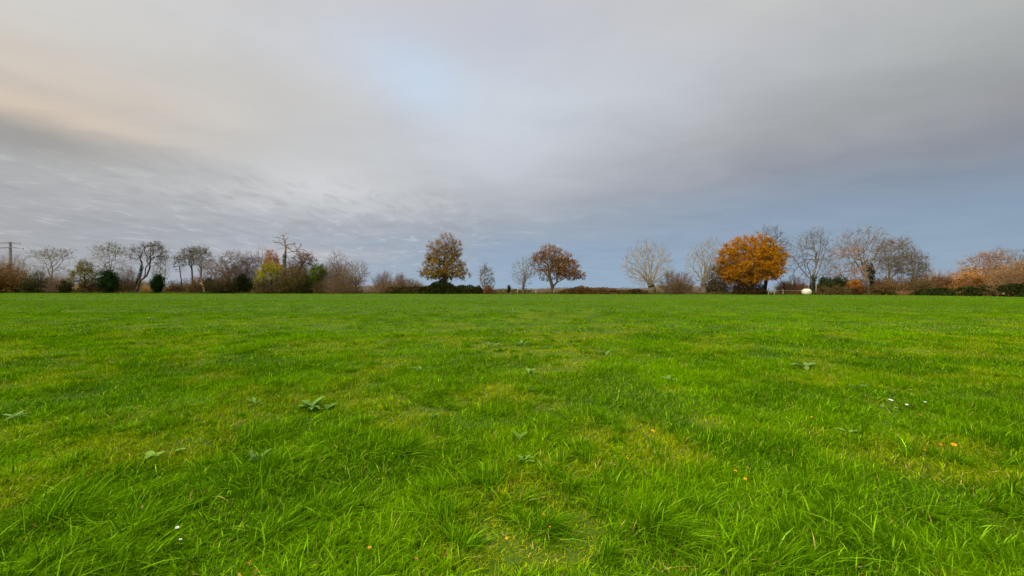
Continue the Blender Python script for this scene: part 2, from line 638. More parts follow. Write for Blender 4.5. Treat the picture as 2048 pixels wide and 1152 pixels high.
def band(y0, y1, dens, wid, lev, hk=1.0):
    """scatter over the trapezium in view between two distances, with some to spare at the sides"""
    def half(y): return 1.42 * y + 0.9
    area = (half(y0) + half(y1)) * (y1 - y0)
    n = int(area * dens)
    Y = y0 + (y1 - y0) * rg.random(n * 2)
    keep = rg.random(n * 2) < half(Y) / half(y1)
    Y = Y[keep][:n]
    X = (rg.random(len(Y)) * 2 - 1) * half(Y)
    # keep inside the pasture
    U = X / np.maximum(Y, .1) * F + 1024
    ok = Y < np.interp(U, EU, EYD) + 0.3
    X, Y = X[ok], Y[ok]
    n = len(X)
    moss = np.clip((fbm(X / 1.3 + 5, Y / 1.3 + 33) - 0.50) / 0.12, 0, 1)
    # a worn, yellower track up the middle and patches right of it
    cxn = np.exp(-((X - (0.0 + 0.06 * Y)) / (0.8 + 0.10 * Y)) ** 2)
    moss = np.clip(moss * (0.6 + 1.4 * cxn) + 0.12 * cxn, 0, 1) * np.clip(1.2 - Y / 40, .3, 1)
    lush = fbm(X / 0.55 + 90, Y / 0.55 + 7, 2)
    h = (0.045 + 0.10 * lush ** 1.5) * (1 - 0.45 * moss) * np.exp(np.clip(rg.normal(0, .3, n), -1, .5)) * hk
    w = wid * np.exp(rg.normal(0, .25, n))
    lean = np.abs(rg.normal(.7, .45, n))
    phi = rg.random(n) * 2 * PI
    phi = np.where(rg.random(n) < .35, rg.normal(.5, .8, n), phi)
    k = np.clip((fbm(X / 0.9 + 50, Y / 0.9 + 20) - .38) / .22, 0, 1)[:, None]
    col = LUSH * (1 - k) + DEEP * k
    col = np.where((rg.random(n) < .20 * np.clip(16 / Y, 0, 1))[:, None], PALE, col)
    mz = (moss * (0.55 + .45 * rg.random(n)))[:, None]
    col = col * (1 - mz) + YELL * mz
    col = np.where((rg.random(n) < (0.02 + 0.09 * moss) * np.clip(14 / Y, .15, 1))[:, None], STRAW, col)
    big = (0.85 + 0.3 * fbm(X / 7 + 2, Y / 7 + 60))[:, None]
    far = np.clip((Y - 16) / 30, 0, 1)[:, None]
    col = col * (1 - .75 * far) + np.array([.096, .185, .001]) * .75 * far
    col = col * np.exp(rg.normal(0, .34, n) * np.clip(12 / Y, .22, 1))[:, None] * big
    blades(mb, X, Y, h, w, lean, phi, col, lev)


mb = MB()
band(1.5, 4.2, 5200, .0062, 4)
band(4.2, 7.5, 3000, .0075, 3)
band(7.5, 13, 1500, .0095, 3)
band(13, 24, 420, .019, 2, 1.1)
band(24, 48, 75, .045, 2, 1.15)
band(48, 125, 9, .12, 2, 1.2)
# tussock blades: longer, darker, arching out of a common crown
for X0, Y0, r, h0 in TC:
    big = r * h0
    n = int(np.clip(23000 * r * r * (1.0 if Y0 < 6 else 6 / Y0), 20, 900))
    ax, sq = rg.random() * PI, rg.uniform(.5, 1.0)          # each clump its own uneven footprint and way of flopping
    flop, fl = rg.normal(.4, 1.3), rg.uniform(.3, .9)
    nsub = 2 + int(rg.random() * 6 * min(1, r / .15))
    sub = rg.normal(0, r * .62, (nsub, 2))
    w8 = rg.random(nsub) + .3
    i = rg.choice(nsub, n, p=w8 / w8.sum())
    a = rg.random(n) * 2 * PI
    q = r * np.abs(rg.normal(0, .5, n)) * w8[i]
    lx, ly = q * np.cos(a), q * np.sin(a) * sq
    X = X0 + sub[i, 0] + lx * math.cos(ax) - ly * math.sin(ax)
    Y = Y0 + sub[i, 1] + lx * math.sin(ax) + ly * math.cos(ax)
    h = .54 * h0 * (.6 + .6 * w8[i]) * np.exp(np.clip(rg.normal(-.05, .38, n), -1, .5))
    w = np.maximum(.0066, .0010 * Y0) * np.exp(rg.normal(0, .28, n))
    lean = np.abs(rg.normal(.8, .6, n)) + .25 * q / r
    vx = np.cos(a + ax) * .4 + fl * math.cos(flop) + rg.normal(0, .5, n)
    vy = np.sin(a + ax) * .4 + fl * math.sin(flop) + rg.normal(0, .5, n)
    phi = np.arctan2(vy, vx)
    kk = rg.random(n)[:, None]
    col = DEEP * (1 - kk) + LUSH * kk * .8
    col = np.where((rg.random(n) < .25)[:, None], PALE * np.array([.85, .95, 1.3]), col)
    col = np.where(((rg.random(n) < .03) & (h < .13))[:, None], STRAW, col)
    col = col * np.exp(rg.normal(0, .32, n))[:, None]
    blades(mb, X, Y, h, w, lean, phi, col, 4 if Y0 < 5 else 3)
tag(mb.build('grass', MAT_GRASS), kind='stuff')


# rough grass along the foot of the hedge, and the tan grass beyond it on the left
def rough_grass(name, spans, dens, cols, wts, hmin, hmax, doff, wid):
    mb = MB()
    for u0, u1 in spans:
        L = (u1 - u0) / F * edge((u0 + u1) / 2)
        n = int(L * dens)
        u = u0 + (u1 - u0) * rg.random(n)
        D = np.interp(u, EU, EYD) + rg.uniform(*doff, n)
        X = (u - 1024) / F * D
        hm = fbm(X / 2.1, D / 2.1)
        h = (hmin + (hmax - hmin) * rg.random(n)) * (.5 + hm)
        col = pal(rg, n, cols, wts, .3)
        base = np.column_stack([X, D, np.full(n, -.2)])
        phi = rg.random(n) * 2 * PI
        tip = base + np.column_stack([np.cos(phi) * h * .5, np.sin(phi) * h * .5, h + .2])
        psi = rg.random(n) * PI
        s_ = np.column_stack([np.cos(psi), np.sin(psi), np.zeros(n)]) * (wid * .5)
        mid = base * .45 + tip * .55 + np.array([0, 0, .08])
        V = np.stack([base - s_, base + s_, mid + s_, tip, mid - s_], 1)
        f = (np.array([[0, 1, 2], [0, 2, 4], [4, 2, 3]])[None] + (np.arange(n) * 5)[:, None, None]).reshape(-1, 3)
        mb.add(V.reshape(-1, 3), f, np.repeat(col, 5, 0))
    return tag(mb.build(name, MAT_GRASS), kind='stuff')


rough_grass('verge_grass', [(-150, 500), (500, 1000), (1000, 1500), (1500, 1800), (1800, 2300)], 70,
            [(.11, .095, .03), (.065, .085, .02), (.16, .10, .045), (.05, .035, .015)], [4, 3, 3, 3], .25, .75, (.2, 2.6), .07)
rough_grass('dry_grass', [(46, 80), (96, 126), (136, 166), (172, 202), (226, 244), (286, 312), (328, 376), (380, 400)], 160,
            [(.40, .25, .08), (.46, .33, .13), (.28, .13, .045)], None, 1.3, 2.4, (7, 11), .10)


# ------------------------------------------------------------------ woody plants
def ell_points(rng, ells, n, D, shell=0.3, depth=0.8):
    """points inside a union of ellipsoids; each (u, v, half width, half height[, depth offset in m])"""
    s = D / F
    w = np.array([e[2] * e[3] for e in ells], float)
    which = rng.choice(len(ells), n, p=w / w.sum())
    d = nrm(rng.normal(size=(n, 3)))
    r = (shell ** 3 + (1 - shell ** 3) * rng.random(n)) ** (1 / 3)
    out = np.zeros((n, 3))
    for i, e in enumerate(ells):
        k = which == i
        cpt = px(e[0], e[1], D, e[4] if len(e) > 4 else 0)
        out[k] = cpt + d[k] * r[k][:, None] * np.array([e[2] * s, e[2] * s * depth, e[3] * s])
    return out


def grow(rng, lines, targets, step=0.7, kang=0.7, wob=0.10, attach=None):
    """skeleton: given stems, then each target is reached from the fittest place already grown"""
    M_ = 60000
    pos = np.zeros((M_, 3)); dr = np.zeros((M_, 3)); par = np.full(M_, -1, int); okk = np.ones(M_, bool)
    n = 0
    for li, ln in enumerate(lines):
        ln = np.asarray(ln, float)
        pts = [ln[0]]
        for a, b in zip(ln[:-1], ln[1:]):
            k = max(1, int(np.linalg.norm(b - a) / step))
            for q in range(1, k + 1):
                pts.append(a + (b - a) * q / k + rng.normal(0, wob * step * .35, 3))
        pts = np.array(pts)
        p_ = -1
        if li > 0 and n:
            dd = np.linalg.norm(pos[:n] - pts[0], axis=1)
            if dd.min() < 1.2:
                p_ = int(dd.argmin())
                pts = pts[1:] if len(pts) > 1 else pts
        for q, pt in enumerate(pts):
            pos[n] = pt
            par[n] = p_
            nxt = pts[min(q + 1, len(pts) - 1)] - pts[max(q - 1, 0)]
            dr[n] = nxt / (np.linalg.norm(nxt) + 1e-9)
            okk[n] = attach is None or pt[2] >= attach
            p_ = n
            n += 1
    if not okk[:n].any():
        okk[n - 1] = True
    c0 = pos[:n][okk[:n]].mean(0)
    order = np.argsort(np.linalg.norm(targets - c0, axis=1) * (1 + .25 * rng.random(len(targets))))
    for t in targets[order]:
        d = t - pos[:n]
        L = np.linalg.norm(d, axis=1) + 1e-6
        cs = (d * dr[:n]).sum(1) / L
        cost = L * (1 + kang * (1 - cs)) + np.where(okk[:n], 0, 1e6)
        i = int(cost.argmin())
        Li = L[i]
        k = max(1, int(Li / step))
        if n + k >= M_:
            break
        c_ = pos[i] + dr[i] * Li * .42 + rng.normal(0, wob * Li, 3)
        p_ = i
        for q in range(1, k + 1):
            f = q / k
            pt = pos[i] * (1 - f) ** 2 + 2 * c_ * f * (1 - f) + t * f * f
            if q < k:
                pt = pt + rng.normal(0, wob * step * .5, 3)
            v_ = pt - pos[p_]
            pos[n] = pt
            par[n] = p_
            dr[n] = v_ / (np.linalg.norm(v_) + 1e-9)
            p_ = n
            n += 1
    return pos[:n].copy(), par[:n].copy(), dr[:n].copy()


def radii(par, tip, root, e=2.3):
    n = len(par)
    acc = np.zeros(n)
    r = np.zeros(n)
    nroot = 0
    for i in range(n - 1, -1, -1):
        r[i] = tip if acc[i] == 0 else acc[i] ** (1 / e)
        if par[i] >= 0:
            acc[par[i]] += r[i] ** e
    mx = r[par < 0].max()
    return tip + (r - tip) * (root - tip) / max(mx - tip, 1e-6)


BARK_GREY = (.20, .165, .115)
BARK_DARK = (.075, .055, .036)
BARK_TAN = (.25, .20, .115)
BARK_RED = (.13, .075, .04)
IVY = [(.009, .024, .005), (.014, .034, .006), (.022, .042, .008)]


def add_ivy(root, rng, pts, rad, n, D, base, size=.22):
    n = int(n * 3)
    """ivy wrapped about a stem: px points down the stem, radius in px"""
    s = D / F
    P_ = np.array([px(u, v, D) for u, v in pts])
    seg = rng.integers(0, len(P_) - 1, n)
    t = rng.random(n)[:, None]
    c_ = P_[seg] * (1 - t) + P_[seg + 1] * t
    d = nrm(rng.normal(size=(n, 3)))
    rr = rad * s * (.5 + .6 * fbm(c_[:, 2] * .9 + d[:, 0], d[:, 1] * 1.3 + 5))[:, None]
    mb = MB()
    leaves(mb, rng, c_ + d * rr, size * np.exp(rng.normal(0, .3, n)), pal(rng, n, IVY, None, .3), asp=1.2)
    return mb.build('ivy', MAT_LEAF, root, base)


def tree(name, label, u, stems, ells, off=3.0, n=300, R=2.2, seed=1, bark=BARK_GREY, twigs=6, tlen=.8, trad=.014, step=.8,
         kang=.7, wob=.1, shell=.3, attach_v=None, tipr=.016, lf=None, group=None, cat='tree', ivy=None, depth=.8, up=.25, thick=.07,
         targets2=None):
    """lf = list of (count, size, palette, weights, fn(points)->mask or None, flat)"""
    rng = np.random.default_rng(seed)
    D = edge(u) + off
    s = D / F
    base = np.array([(u - 1024) * s, D, -.2])
    root = thing(name, label, cat, base, group)
    lines = [[px(*p[:2], D, p[2] if len(p) > 2 else 0) for p in st] for st in stems]
    lines[0][0] = np.array([lines[0][0][0], D, -.25])
    tg = ell_points(rng, ells, n, D, shell, depth)
    if targets2:
        tg = np.concatenate([tg, ell_points(rng, targets2[0], targets2[1], D, .2, depth)])
    att = None if attach_v is None else px(u, attach_v, D)[2]
    pos, par, dr = grow(rng, lines, tg, step, kang, wob, att)
    r = radii(par, tipr, R * s)
    # stem flare at the ground
    k = np.where(par >= 0)[0]
    p0, p1, r0, r1 = pos[par[k]], pos[k], r[par[k]], r[k]
    r0 = np.minimum(r0, r1 * 1.5 + .01)
    bk = np.asarray(bark)
    big = r1 > thick
    tb = MB()
    jit = np.exp(rng.normal(0, .18, len(k)))[:, None]
    if big.any():
        tubes(tb, p0[big], p1[big], r0[big], r1[big], bk * jit[big], 7)
    # root flare
    tubes(tb, [base + [0, 0, -.1]], [pos[0] + [0, 0, .55]], R * s * 1.5, R * s, bk, 8)
    tb.build('trunk', MAT_BARK, root, base)
    cb = MB()
    sm = ~big
    tubes(cb, p0[sm], p1[sm], r0[sm], r1[sm], bk * jit[sm], 3)
    fine = np.where(r < .05)[0]
    if len(fine) == 0:
        fine = np.arange(len(r))
    nt_ = int(len(fine) * twigs * 1.35)
    cc = pos[r < .2].mean(0) if (r < .2).any() else pos.mean(0)
    leafp = pos[fine]
    if nt_:
        i = rng.choice(fine, nt_)
        o = pos[i]
        d = nrm(dr[i] * .8 + rng.normal(0, .55, (nt_, 3)) + nrm(o - cc) * .35 + np.array([0, 0, up]))
        L = tlen * np.exp(rng.normal(0, .35, nt_))[:, None]
        mid = o + d * L * .5
        d2 = nrm(d + rng.normal(0, .3, (nt_, 3)))
        tip = mid + d2 * L * .5
        tcol = bk * np.exp(rng.normal(0, .2, nt_))[:, None]
        tubes(cb, o, mid, trad, trad * .8, tcol, 3)
        tubes(cb, mid, tip, trad * .8, trad * .45, tcol, 3)
        leafp = np.concatenate([mid, tip, tip])
    for (cnt, size, cols, wts, fn, flat) in (lf or []):
        cnt = int(cnt * 3.8)
        cand = leafp
        if fn is not None:
            m_ = fn((cand[:, 0] / s + 1024), 576 - (cand[:, 2] - CAMH) / s, rng)
            cand = cand[m_]
        if len(cand) == 0:
            continue
        # leaves hang in clusters
        pick = cand[rng.integers(0, len(cand), cnt)] + rng.normal(0, size * .7, (cnt, 3))
        cl = fbm(pick[:, 0] / (1.1), pick[:, 2] / .9 + pick[:, 1] * .7, 2)[:, None]
        leaves(cb, rng, pick, size * np.exp(rng.normal(0, .3, cnt)), pal(rng, cnt, cols, wts, .22) * (.7 + .6 * cl), 1, flat)
    cb.build('crown', [MAT_BARK, MAT_LEAF], root, base)
    for iv in (ivy or []):
        add_ivy(root, rng, iv[0], iv[1], iv[2], D, base)
    return root


def shoots(rng, start, target, segs=4, bow=.25, up=.5):
    """curved rods from start to target"""
    L = np.linalg.norm(target - start, axis=1, keepdims=True)
    c_ = (start + target) / 2 + np.array([0, 0, 1.]) * L * bow * up + rng.normal(0, .06, start.shape) * L
    t = np.linspace(0, 1, segs + 1)[:, None, None]
    return start * (1 - t) ** 2 + 2 * c_ * t * (1 - t) + target * t * t      # (segs+1, n, 3)


def pollard(name, label, u, trunk, head, ells, off=3.0, n=70, n2=8, n3=5, R=5, seed=1, bark=BARK_TAN, r0=.085, lf=None, group=None, ivy=None,
            depth=.85, bow=.12, headsize=1.6, len2=.33, trad=.013):
    """pollarded tree: a stout bole with a knob, and a sheaf of long straight rods"""
    rng = np.random.default_rng(seed)
    D = edge(u) + off
    s = D / F
    base = np.array([(u - 1024) * s, D, -.2])
    root = thing(name, label, 'tree', base, group)
    bk = np.asarray(bark)
    tb = MB()
    pts = np.array([px(a, b, D) for a, b in trunk])
    pts[0][2] = -.25
    H = px(*head, D)
    pts = np.concatenate([pts, [H]])
    fine_ = []
    for a, b in zip(pts[:-1], pts[1:]):
        for q in range(3):
            fine_.append(a + (b - a) * q / 3 + rng.normal(0, .05, 3))
    fine_ = np.array(fine_ + [H])
    rr = R * s * np.linspace(1.25, .95, len(fine_)) * np.exp(rng.normal(0, .06, len(fine_)))
    tubes(tb, fine_[:-1], fine_[1:], rr[:-1], rr[1:], bk * .5, 9)
    # knobs of old cuts
    for q in range(9):
        d = nrm(rng.normal(size=3) * np.array([1, 1, .5]))
        tubes(tb, [H - d * .1], [H + d * R * s * headsize * .75], R * s * .75, R * s * .35, bk * .5, 6)
    tb.build('trunk', MAT_BARK, root, base)
    cb = MB()
    # straight rods from the knob, then finer forks that fill the round head evenly
    inner = [(e[0] + (head[0] - e[0]) * .25, e[1] + (head[1] - e[1]) * .25, e[2] * .62, e[3] * .66) for e in ells]
    nr = int(np.clip(n * .4, 10, 44))
    tg = ell_points(rng, inner, nr, D, .75, depth)
    st = H + rng.normal(0, .35, (nr, 3)) * R * s * headsize * np.array([1, 1, .4])
    path = shoots(rng, st, tg, 6, bow, .6)
    lines = [path[:, i] for i in range(nr)]
    pos, par, dr = grow(rng, lines, ell_points(rng, ells, int(n * 5.5), D, .5, depth), .8, 1.5, .035, H[2] + .9)
    r = radii(par, trad * 1.3, r0 * 5.5, 2.0)
    r = np.minimum(r, r0 * 1.7)
    k = np.where(par >= 0)[0]
    jc = bk * np.exp(rng.normal(0, .18, len(k)))[:, None]
    tubes(cb, pos[par[k]], pos[k], np.minimum(r[par[k]], r[k] * 1.4 + .005), r[k], jc, 4)
    fine = np.where(r < trad * 2.6)[0]
    m_ = int(len(fine) * .8 * n3)
    i = rng.choice(fine, m_)
    o = pos[i]
    d = nrm(dr[i] + rng.normal(0, .32, (m_, 3)) + nrm(o - H) * .3 + np.array([0, 0, .12]))
    L = .75 * np.exp(rng.normal(0, .35, m_))[:, None]
    tips = o + d * L
    tubes(cb, o, tips, trad * .85, trad * .4, bk * np.exp(rng.normal(0, .2, m_))[:, None], 3)
    for (cnt, size, cols, wts, fn, flat) in (lf or []):
        cand = tips
        if fn is not None:
            m_ = fn((cand[:, 0] / s + 1024), 576 - (cand[:, 2] - CAMH) / s, rng)
            cand = cand[m_]
        if len(cand):
            pick = cand[rng.integers(0, len(cand), cnt)] + rng.normal(0, size * .6, (cnt, 3))
            leaves(cb, rng, pick, size * np.exp(rng.normal(0, .3, cnt)), pal(rng, cnt, cols, wts, .22), 1, flat)
    cb.build('crown', [MAT_BARK, MAT_LEAF], root, base)
    for iv in (ivy or []):
        add_ivy(root, rng, iv[0], iv[1], iv[2], D, base)
    return root


def bush(name, label, u, w, top, off=1.0, n=120, seed=1, bark=BARK_DARK, lf=None, tw=6, cat='bush', group=None, lobes=None, r0=.03, basew=.5, trad=.012,
         depth=.8, botv=None, bare=False, low=0.0):
    """shrub: many shoots from the ground reaching an uneven dome, twigs and leaves on them; u, w, top in px"""
    rng = np.random.default_rng(seed)
    D = edge(u) + off
    s = D / F
    base = np.array([(u - 1024) * s, D, -.2])
    root = thing(name, label, cat, base, group)
    H = CAMH + (576 - top) * s + .2
    W = w * s / 2
    if lobes is None:
        lobes = [(0, 1, 1)]
    # uneven dome
    m_ = rng.choice(len(lobes), n, p=np.array([l[1] * l[2] for l in lobes]) / sum(l[1] * l[2] for l in lobes))
    lob = np.array(lobes)[m_]
    a = rng.random(n) * 2 * PI
    zf = rng.random(n) ** .8
    rad = np.maximum(1 - zf ** 2.6, .02) ** .5 * (.68 + .32 * rng.random(n))
    rise = .80 + .40 * fbm(np.cos(a) * 1.7 + seed, np.sin(a) * 1.7 + zf * 2)
    tgt = np.column_stack([(lob[:, 0] + np.cos(a) * rad * lob[:, 1]) * W, np.sin(a) * rad * W * depth * lob[:, 1],
                           np.minimum((low + (1 - low) * zf) * rise * 1.04, 1.03) * H * lob[:, 2]])
    st = np.column_stack([tgt[:, 0] * basew, tgt[:, 1] * basew, np.zeros(n)]) + rng.normal(0, .08, (n, 3)) * W * np.array([1, 1, 0])
    tgt += base
    st += base
    path = shoots(rng, st, tgt, 3, .22, .8)
    sb = MB()
    bk = np.asarray(bark)
    jc = bk * np.exp(rng.normal(0, .25, n))[:, None]
    for q in range(3):
        tubes(sb, path[q], path[q + 1], r0 * (1 - .25 * q), r0 * (1 - .25 * (q + 1)), jc, 3)
    tips = path[-1]
    nt_ = int(n * tw * 1.6)
    i = rng.integers(0, n, nt_)
    t = .12 + .88 * rng.random(nt_)
    aa = np.minimum((t * 3).astype(int), 2)
    f = (t * 3 - aa)[:, None]
    p = path[aa, i] * (1 - f) + path[aa + 1, i] * f
    d = nrm(nrm(path[aa + 1, i] - path[aa, i]) + rng.normal(0, .5, (nt_, 3)) + np.array([0, 0, .15]))
    L = (.16 * H * np.exp(rng.normal(0, .4, nt_)) * np.where(p[:, 2] > .8 * H, .7, 1.0))[:, None]
    e = p + d * L
    tubes(sb, p, e, trad, trad * .5, bk * np.exp(rng.normal(0, .25, nt_))[:, None], 3)
    sb.build('stems', MAT_BARK, root, base)
    if lf:
        fb = MB()
        cand = np.concatenate([e, (p + e) / 2, tips])
        for (cnt, size, cols, wts, fn, flat) in lf:
            cnt = int(cnt * 3.8)
            if any(cols[0] == p[0] for p in (EVERG, IVY)) or cols[0][1] < .046:
                size, cnt = size * 1.3, int(cnt * 1.2)
            cn = cand
            if fn is not None:
                cn = cand[fn((cand[:, 0] / s + 1024), 576 - (cand[:, 2] - CAMH) / s, rng)]
            if len(cn) == 0:
                continue
            pick = cn[rng.integers(0, len(cn), cnt)] + rng.normal(0, size * .8, (cnt, 3))
            pick[:, 2] = np.maximum(pick[:, 2], 0)
            cl = fbm(pick[:, 0] / .9, pick[:, 2] / .7 + pick[:, 1] * .6, 2)[:, None]
            leaves(fb, rng, pick, size * np.exp(rng.normal(0, .3, cnt)), pal(rng, cnt, cols, wts, .25) * (.65 + .7 * cl), 0, flat)
        fb.build('foliage', MAT_LEAF, root, base)
    return root


# leaf colours
OAK_BROWN = [(.18, .085, .024), (.22, .11, .03), (.13, .06, .018), (.26, .14, .042)]
OAK_GOLD = [(.23, .130, .014), (.17, .105, .012), (.11, .085, .014), (.28, .17, .025)]
ORANGE = [(.36, .150, .003), (.30, .115, .003), (.43, .205, .005), (.20, .080, .005)]
RUSSET = [(.17, .078, .014), (.12, .052, .012), (.22, .11, .022)]
OLIVE = [(.085, .08, .02), (.055, .06, .015), (.12, .10, .03)]
YGREEN = [(.28, .25, .015), (.22, .22, .015), (.34, .27, .02)]
GREEN = [(.085, .115, .008), (.115, .145, .010), (.055, .08, .008)]
BROWNL = [(.105, .062, .020), (.14, .085, .028), (.07, .042, .016)]
PODS = [(.07, .055, .03), (.11, .085, .04), (.09, .09, .03)]
BRAMBLE = [(.028, .038, .008), (.045, .048, .010), (.075, .042, .014), (.018, .022, .006)]
BRAMRED = [(.11, .05, .018), (.075, .044, .014), (.15, .085, .03), (.04, .042, .010)]
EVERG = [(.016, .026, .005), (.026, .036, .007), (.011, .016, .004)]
PINKT = [(.30, .19, .13), (.24, .15, .10)]


def above(v0, soft=6):
    return lambda U, V, r: V + r.normal(0, soft, len(V)) < v0


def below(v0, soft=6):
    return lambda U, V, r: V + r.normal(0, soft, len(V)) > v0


G_L = 'thin seed-hung trees along the hedge'
# ---- far left
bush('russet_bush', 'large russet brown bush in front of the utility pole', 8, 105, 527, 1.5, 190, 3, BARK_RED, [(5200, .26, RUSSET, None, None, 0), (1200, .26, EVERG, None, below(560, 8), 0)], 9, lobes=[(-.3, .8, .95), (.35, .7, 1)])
bush('bare_thicket', 'pale grey bare thicket behind the utility pole and russet bush', 22, 70, 510, 18, 120, 4, BARK_GREY, None, 14, trad=.014)
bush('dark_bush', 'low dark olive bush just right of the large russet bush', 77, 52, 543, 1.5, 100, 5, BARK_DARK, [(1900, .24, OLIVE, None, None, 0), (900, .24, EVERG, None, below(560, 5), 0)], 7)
tree('bare_tree', 'leftmost bare umbrella-shaped tree, two thin stems, right of the pole', 100, [[(104, 584), (104, 555), (104, 520)], [(104, 560), (92, 530), (84, 508)]],
     [(100, 524, 38, 27), (88, 512, 22, 12), (112, 510, 26, 13), (100, 540, 26, 12)], 5, 340, 1.3, 6, BARK_GREY, 3, .9, attach_v=560, kang=1.3, wob=.05, lf=[(420, .24, PODS, None, above(515), .5)], group=G_L, up=.1)
bush('twiggy_bush', 'pinkish brown twiggy bush below the leftmost umbrella-shaped tree', 118, 48, 548, 3, 110, 7, (.20, .13, .09), [(350, .2, BROWNL, None, None, 0)], 12)
bush('dark_bush', 'small near-black shrub between the pinkish twigs and yellow olive tree', 132, 26, 561, 1, 60, 8, BARK_DARK, [(600, .22, EVERG, None, None, 0)], 6)
tree('olive_tree', 'small yellow olive leafy tree with a pointed top on the left', 169, [[(170, 584), (169, 556), (168, 535)], [(170, 570), (160, 555)], [(170, 570), (180, 552)]],
     [(168, 552, 25, 15), (168, 536, 12, 14)], 2.5, 240, 1.8, 9, BARK_DARK, 5, .7, lf=[(1700, .26, [(.16, .14, .03), (.11, .10, .022), (.20, .16, .04)], None, None, 0)])
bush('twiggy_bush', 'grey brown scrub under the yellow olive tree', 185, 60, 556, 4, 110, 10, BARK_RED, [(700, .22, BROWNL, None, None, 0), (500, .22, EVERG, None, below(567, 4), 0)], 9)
tree('bare_tree', 'bare fan-shaped tree rising behind the black-green ivy bush', 218, [[(218, 584), (217, 548), (214, 520)], [(218, 552), (224, 520), (232, 498)], [(218, 552), (208, 525), (199, 505)], [(218, 550), (219, 515)]],
     [(218, 520, 35, 34), (224, 500, 22, 15), (218, 540, 24, 12)], 6, 420, 1.4, 11, BARK_GREY, 3, .9, attach_v=556, kang=1.3, wob=.05, lf=[(420, .23, PODS + [(.14, .15, .04)], None, above(505), .5)], group=G_L, up=.15)
bush('ivy_bush', 'larger black-green ivy bush standing at the hedge foot', 216, 37, 545, 1, 90, 12, BARK_DARK, [(3600, .25, IVY, None, None, 0)], 6, lobes=[(-.12, .8, 1), (.62, .42, .62)], basew=.3, low=.38)
bush('brown_bush', 'low brown leafy thicket right of the larger ivy bush', 252, 54, 535, 5, 120, 13, BARK_RED, [(1000, .22, BROWNL + [(.16, .12, .05)], None, None, 0), (700, .22, OLIVE, None, below(555, 6), 0)], 9)
tree('crooked_tree', 'crooked tree with elbowed trunk beside an ivy-sleeved stem', 272, [[(271, 585), (280, 562), (293, 552), (299, 538), (301, 515), (302, 500)], [(280, 562), (283, 533)], [(290, 553), (291, 536), (297, 528)]],
     [(300, 506, 28, 18), (315, 510, 18, 22), (303, 494, 16, 9), (272, 512, 16, 20)], 4, 300, 2.0, 14, BARK_DARK, 3, .9, attach_v=548, kang=1.1, wob=.06, lf=[(650, .24, PODS, None, above(525), .5), (350, .24, PODS, None, lambda U, V, r: (U > 305) & (V < 520), .4)],
     ivy=[([(274, 570), (280, 548), (284, 532)], 3.4, 620)], group=G_L)
for i, (lab, us, top, wd) in enumerate((('slim bare sapling touching the crooked tree, leftmost of four', 307, 540, 5), ('slim bare sapling just left of the smaller ivy bush', 312, 524, 8),
                                        ('tallest slim bare sapling, rising behind the smaller ivy bush', 319, 510, 10), ('slim bare sapling right of the smaller ivy bush', 329, 512, 11))):
    tree('sapling', lab, us, [[(us, 585), (us + 1, top + 32), (us + 2, top + 8)]], [(us + 2, top + 22, wd, 24)], 4.5, 70, .7, 150 + i, BARK_GREY, 3, .8, attach_v=566, lf=[(25, .2, PODS, None, None, .3)], group='slim saplings by the gap')
bush('ivy_bush', 'smaller round dark ivy bush left of the gap in the hedge', 316, 22, 554, 1, 60, 16, BARK_DARK, [(2100, .24, IVY, None, None, 0)], 5, basew=.25, low=.38)
bush('brown_bush', 'low brown scrub in the gap between the seed-hung trees', 350, 40, 561, 5, 100, 17, BARK_RED, [(600, .2, BROWNL, None, None, 0)], 9)
tree('slim_tree', 'single leaning thin stem left of the twin seed-hung trees', 362, [[(366, 584), (361, 550), (357, 520)]], [(358, 525, 11, 22)], 5, 80, .9, 18, BARK_DARK, 3, .8, attach_v=560, group=G_L)
tree('seed_tree', 'dark slim tree with tiered crown, left one of the twin pair', 386, [[(388, 585), (385, 560), (383, 525), (380, 505)]], [(379, 508, 15, 11), (378, 522, 26, 12), (390, 503, 10, 6)], 5, 260, 1.4, 19, BARK_DARK, 3, .9, attach_v=558, kang=1.2, wob=.06,
     lf=[(760, .24, PODS, None, above(525), .6)], group=G_L, up=.05)
tree('seed_tree', 'dark tree with tiered crown above a broken pale trunk', 404, [[(405, 585), (402, 556), (402, 525), (403, 505)], [(405, 575), (409, 545)], [(403, 552), (397, 540), (399, 532)]],
     [(403, 506, 16, 10), (406, 522, 24, 13), (412, 540, 12, 12)], 4, 260, 1.7, 20, BARK_GREY, 3, .9, attach_v=556, kang=1.2, wob=.06, lf=[(800, .24, PODS, None, above(525), .6)], group=G_L, up=.05)
# broken stump
st = thing('broken_trunk', 'pale split broken trunk leaning at the hedge foot', 'stump', px(409, 587, edge(409) + .8), None)
mbs = MB()
D = edge(409) + .8
b0 = np.array(st.location)
P0 = [px(a, b, D) for a, b in ((411, 588), (409, 580), (404, 568), (400, 566), (397, 567))]
tubes(mbs, P0[:-1], P0[1:], [.42, .36, .26, .2], [.36, .26, .2, .1], (.36, .25, .14), 7)
P1 = [px(a, b, D) for a, b in ((404, 568), (402, 560), (403, 556))]
tubes(mbs, P1[:-1], P1[1:], [.24, .2], [.2, .08], (.30, .17, .08), 6)
mbs.build('trunk', MAT_BARK, st, b0)
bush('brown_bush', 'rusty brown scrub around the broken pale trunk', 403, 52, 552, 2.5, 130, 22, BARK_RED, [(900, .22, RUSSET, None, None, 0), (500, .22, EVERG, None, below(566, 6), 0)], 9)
bush('dark_bush', 'dark evergreen shrub right of the broken pale trunk', 421, 22, 558, 1.2, 60, 23, BARK_DARK, [(1100, .22, EVERG + OLIVE[:1], None, None, 0)], 5)
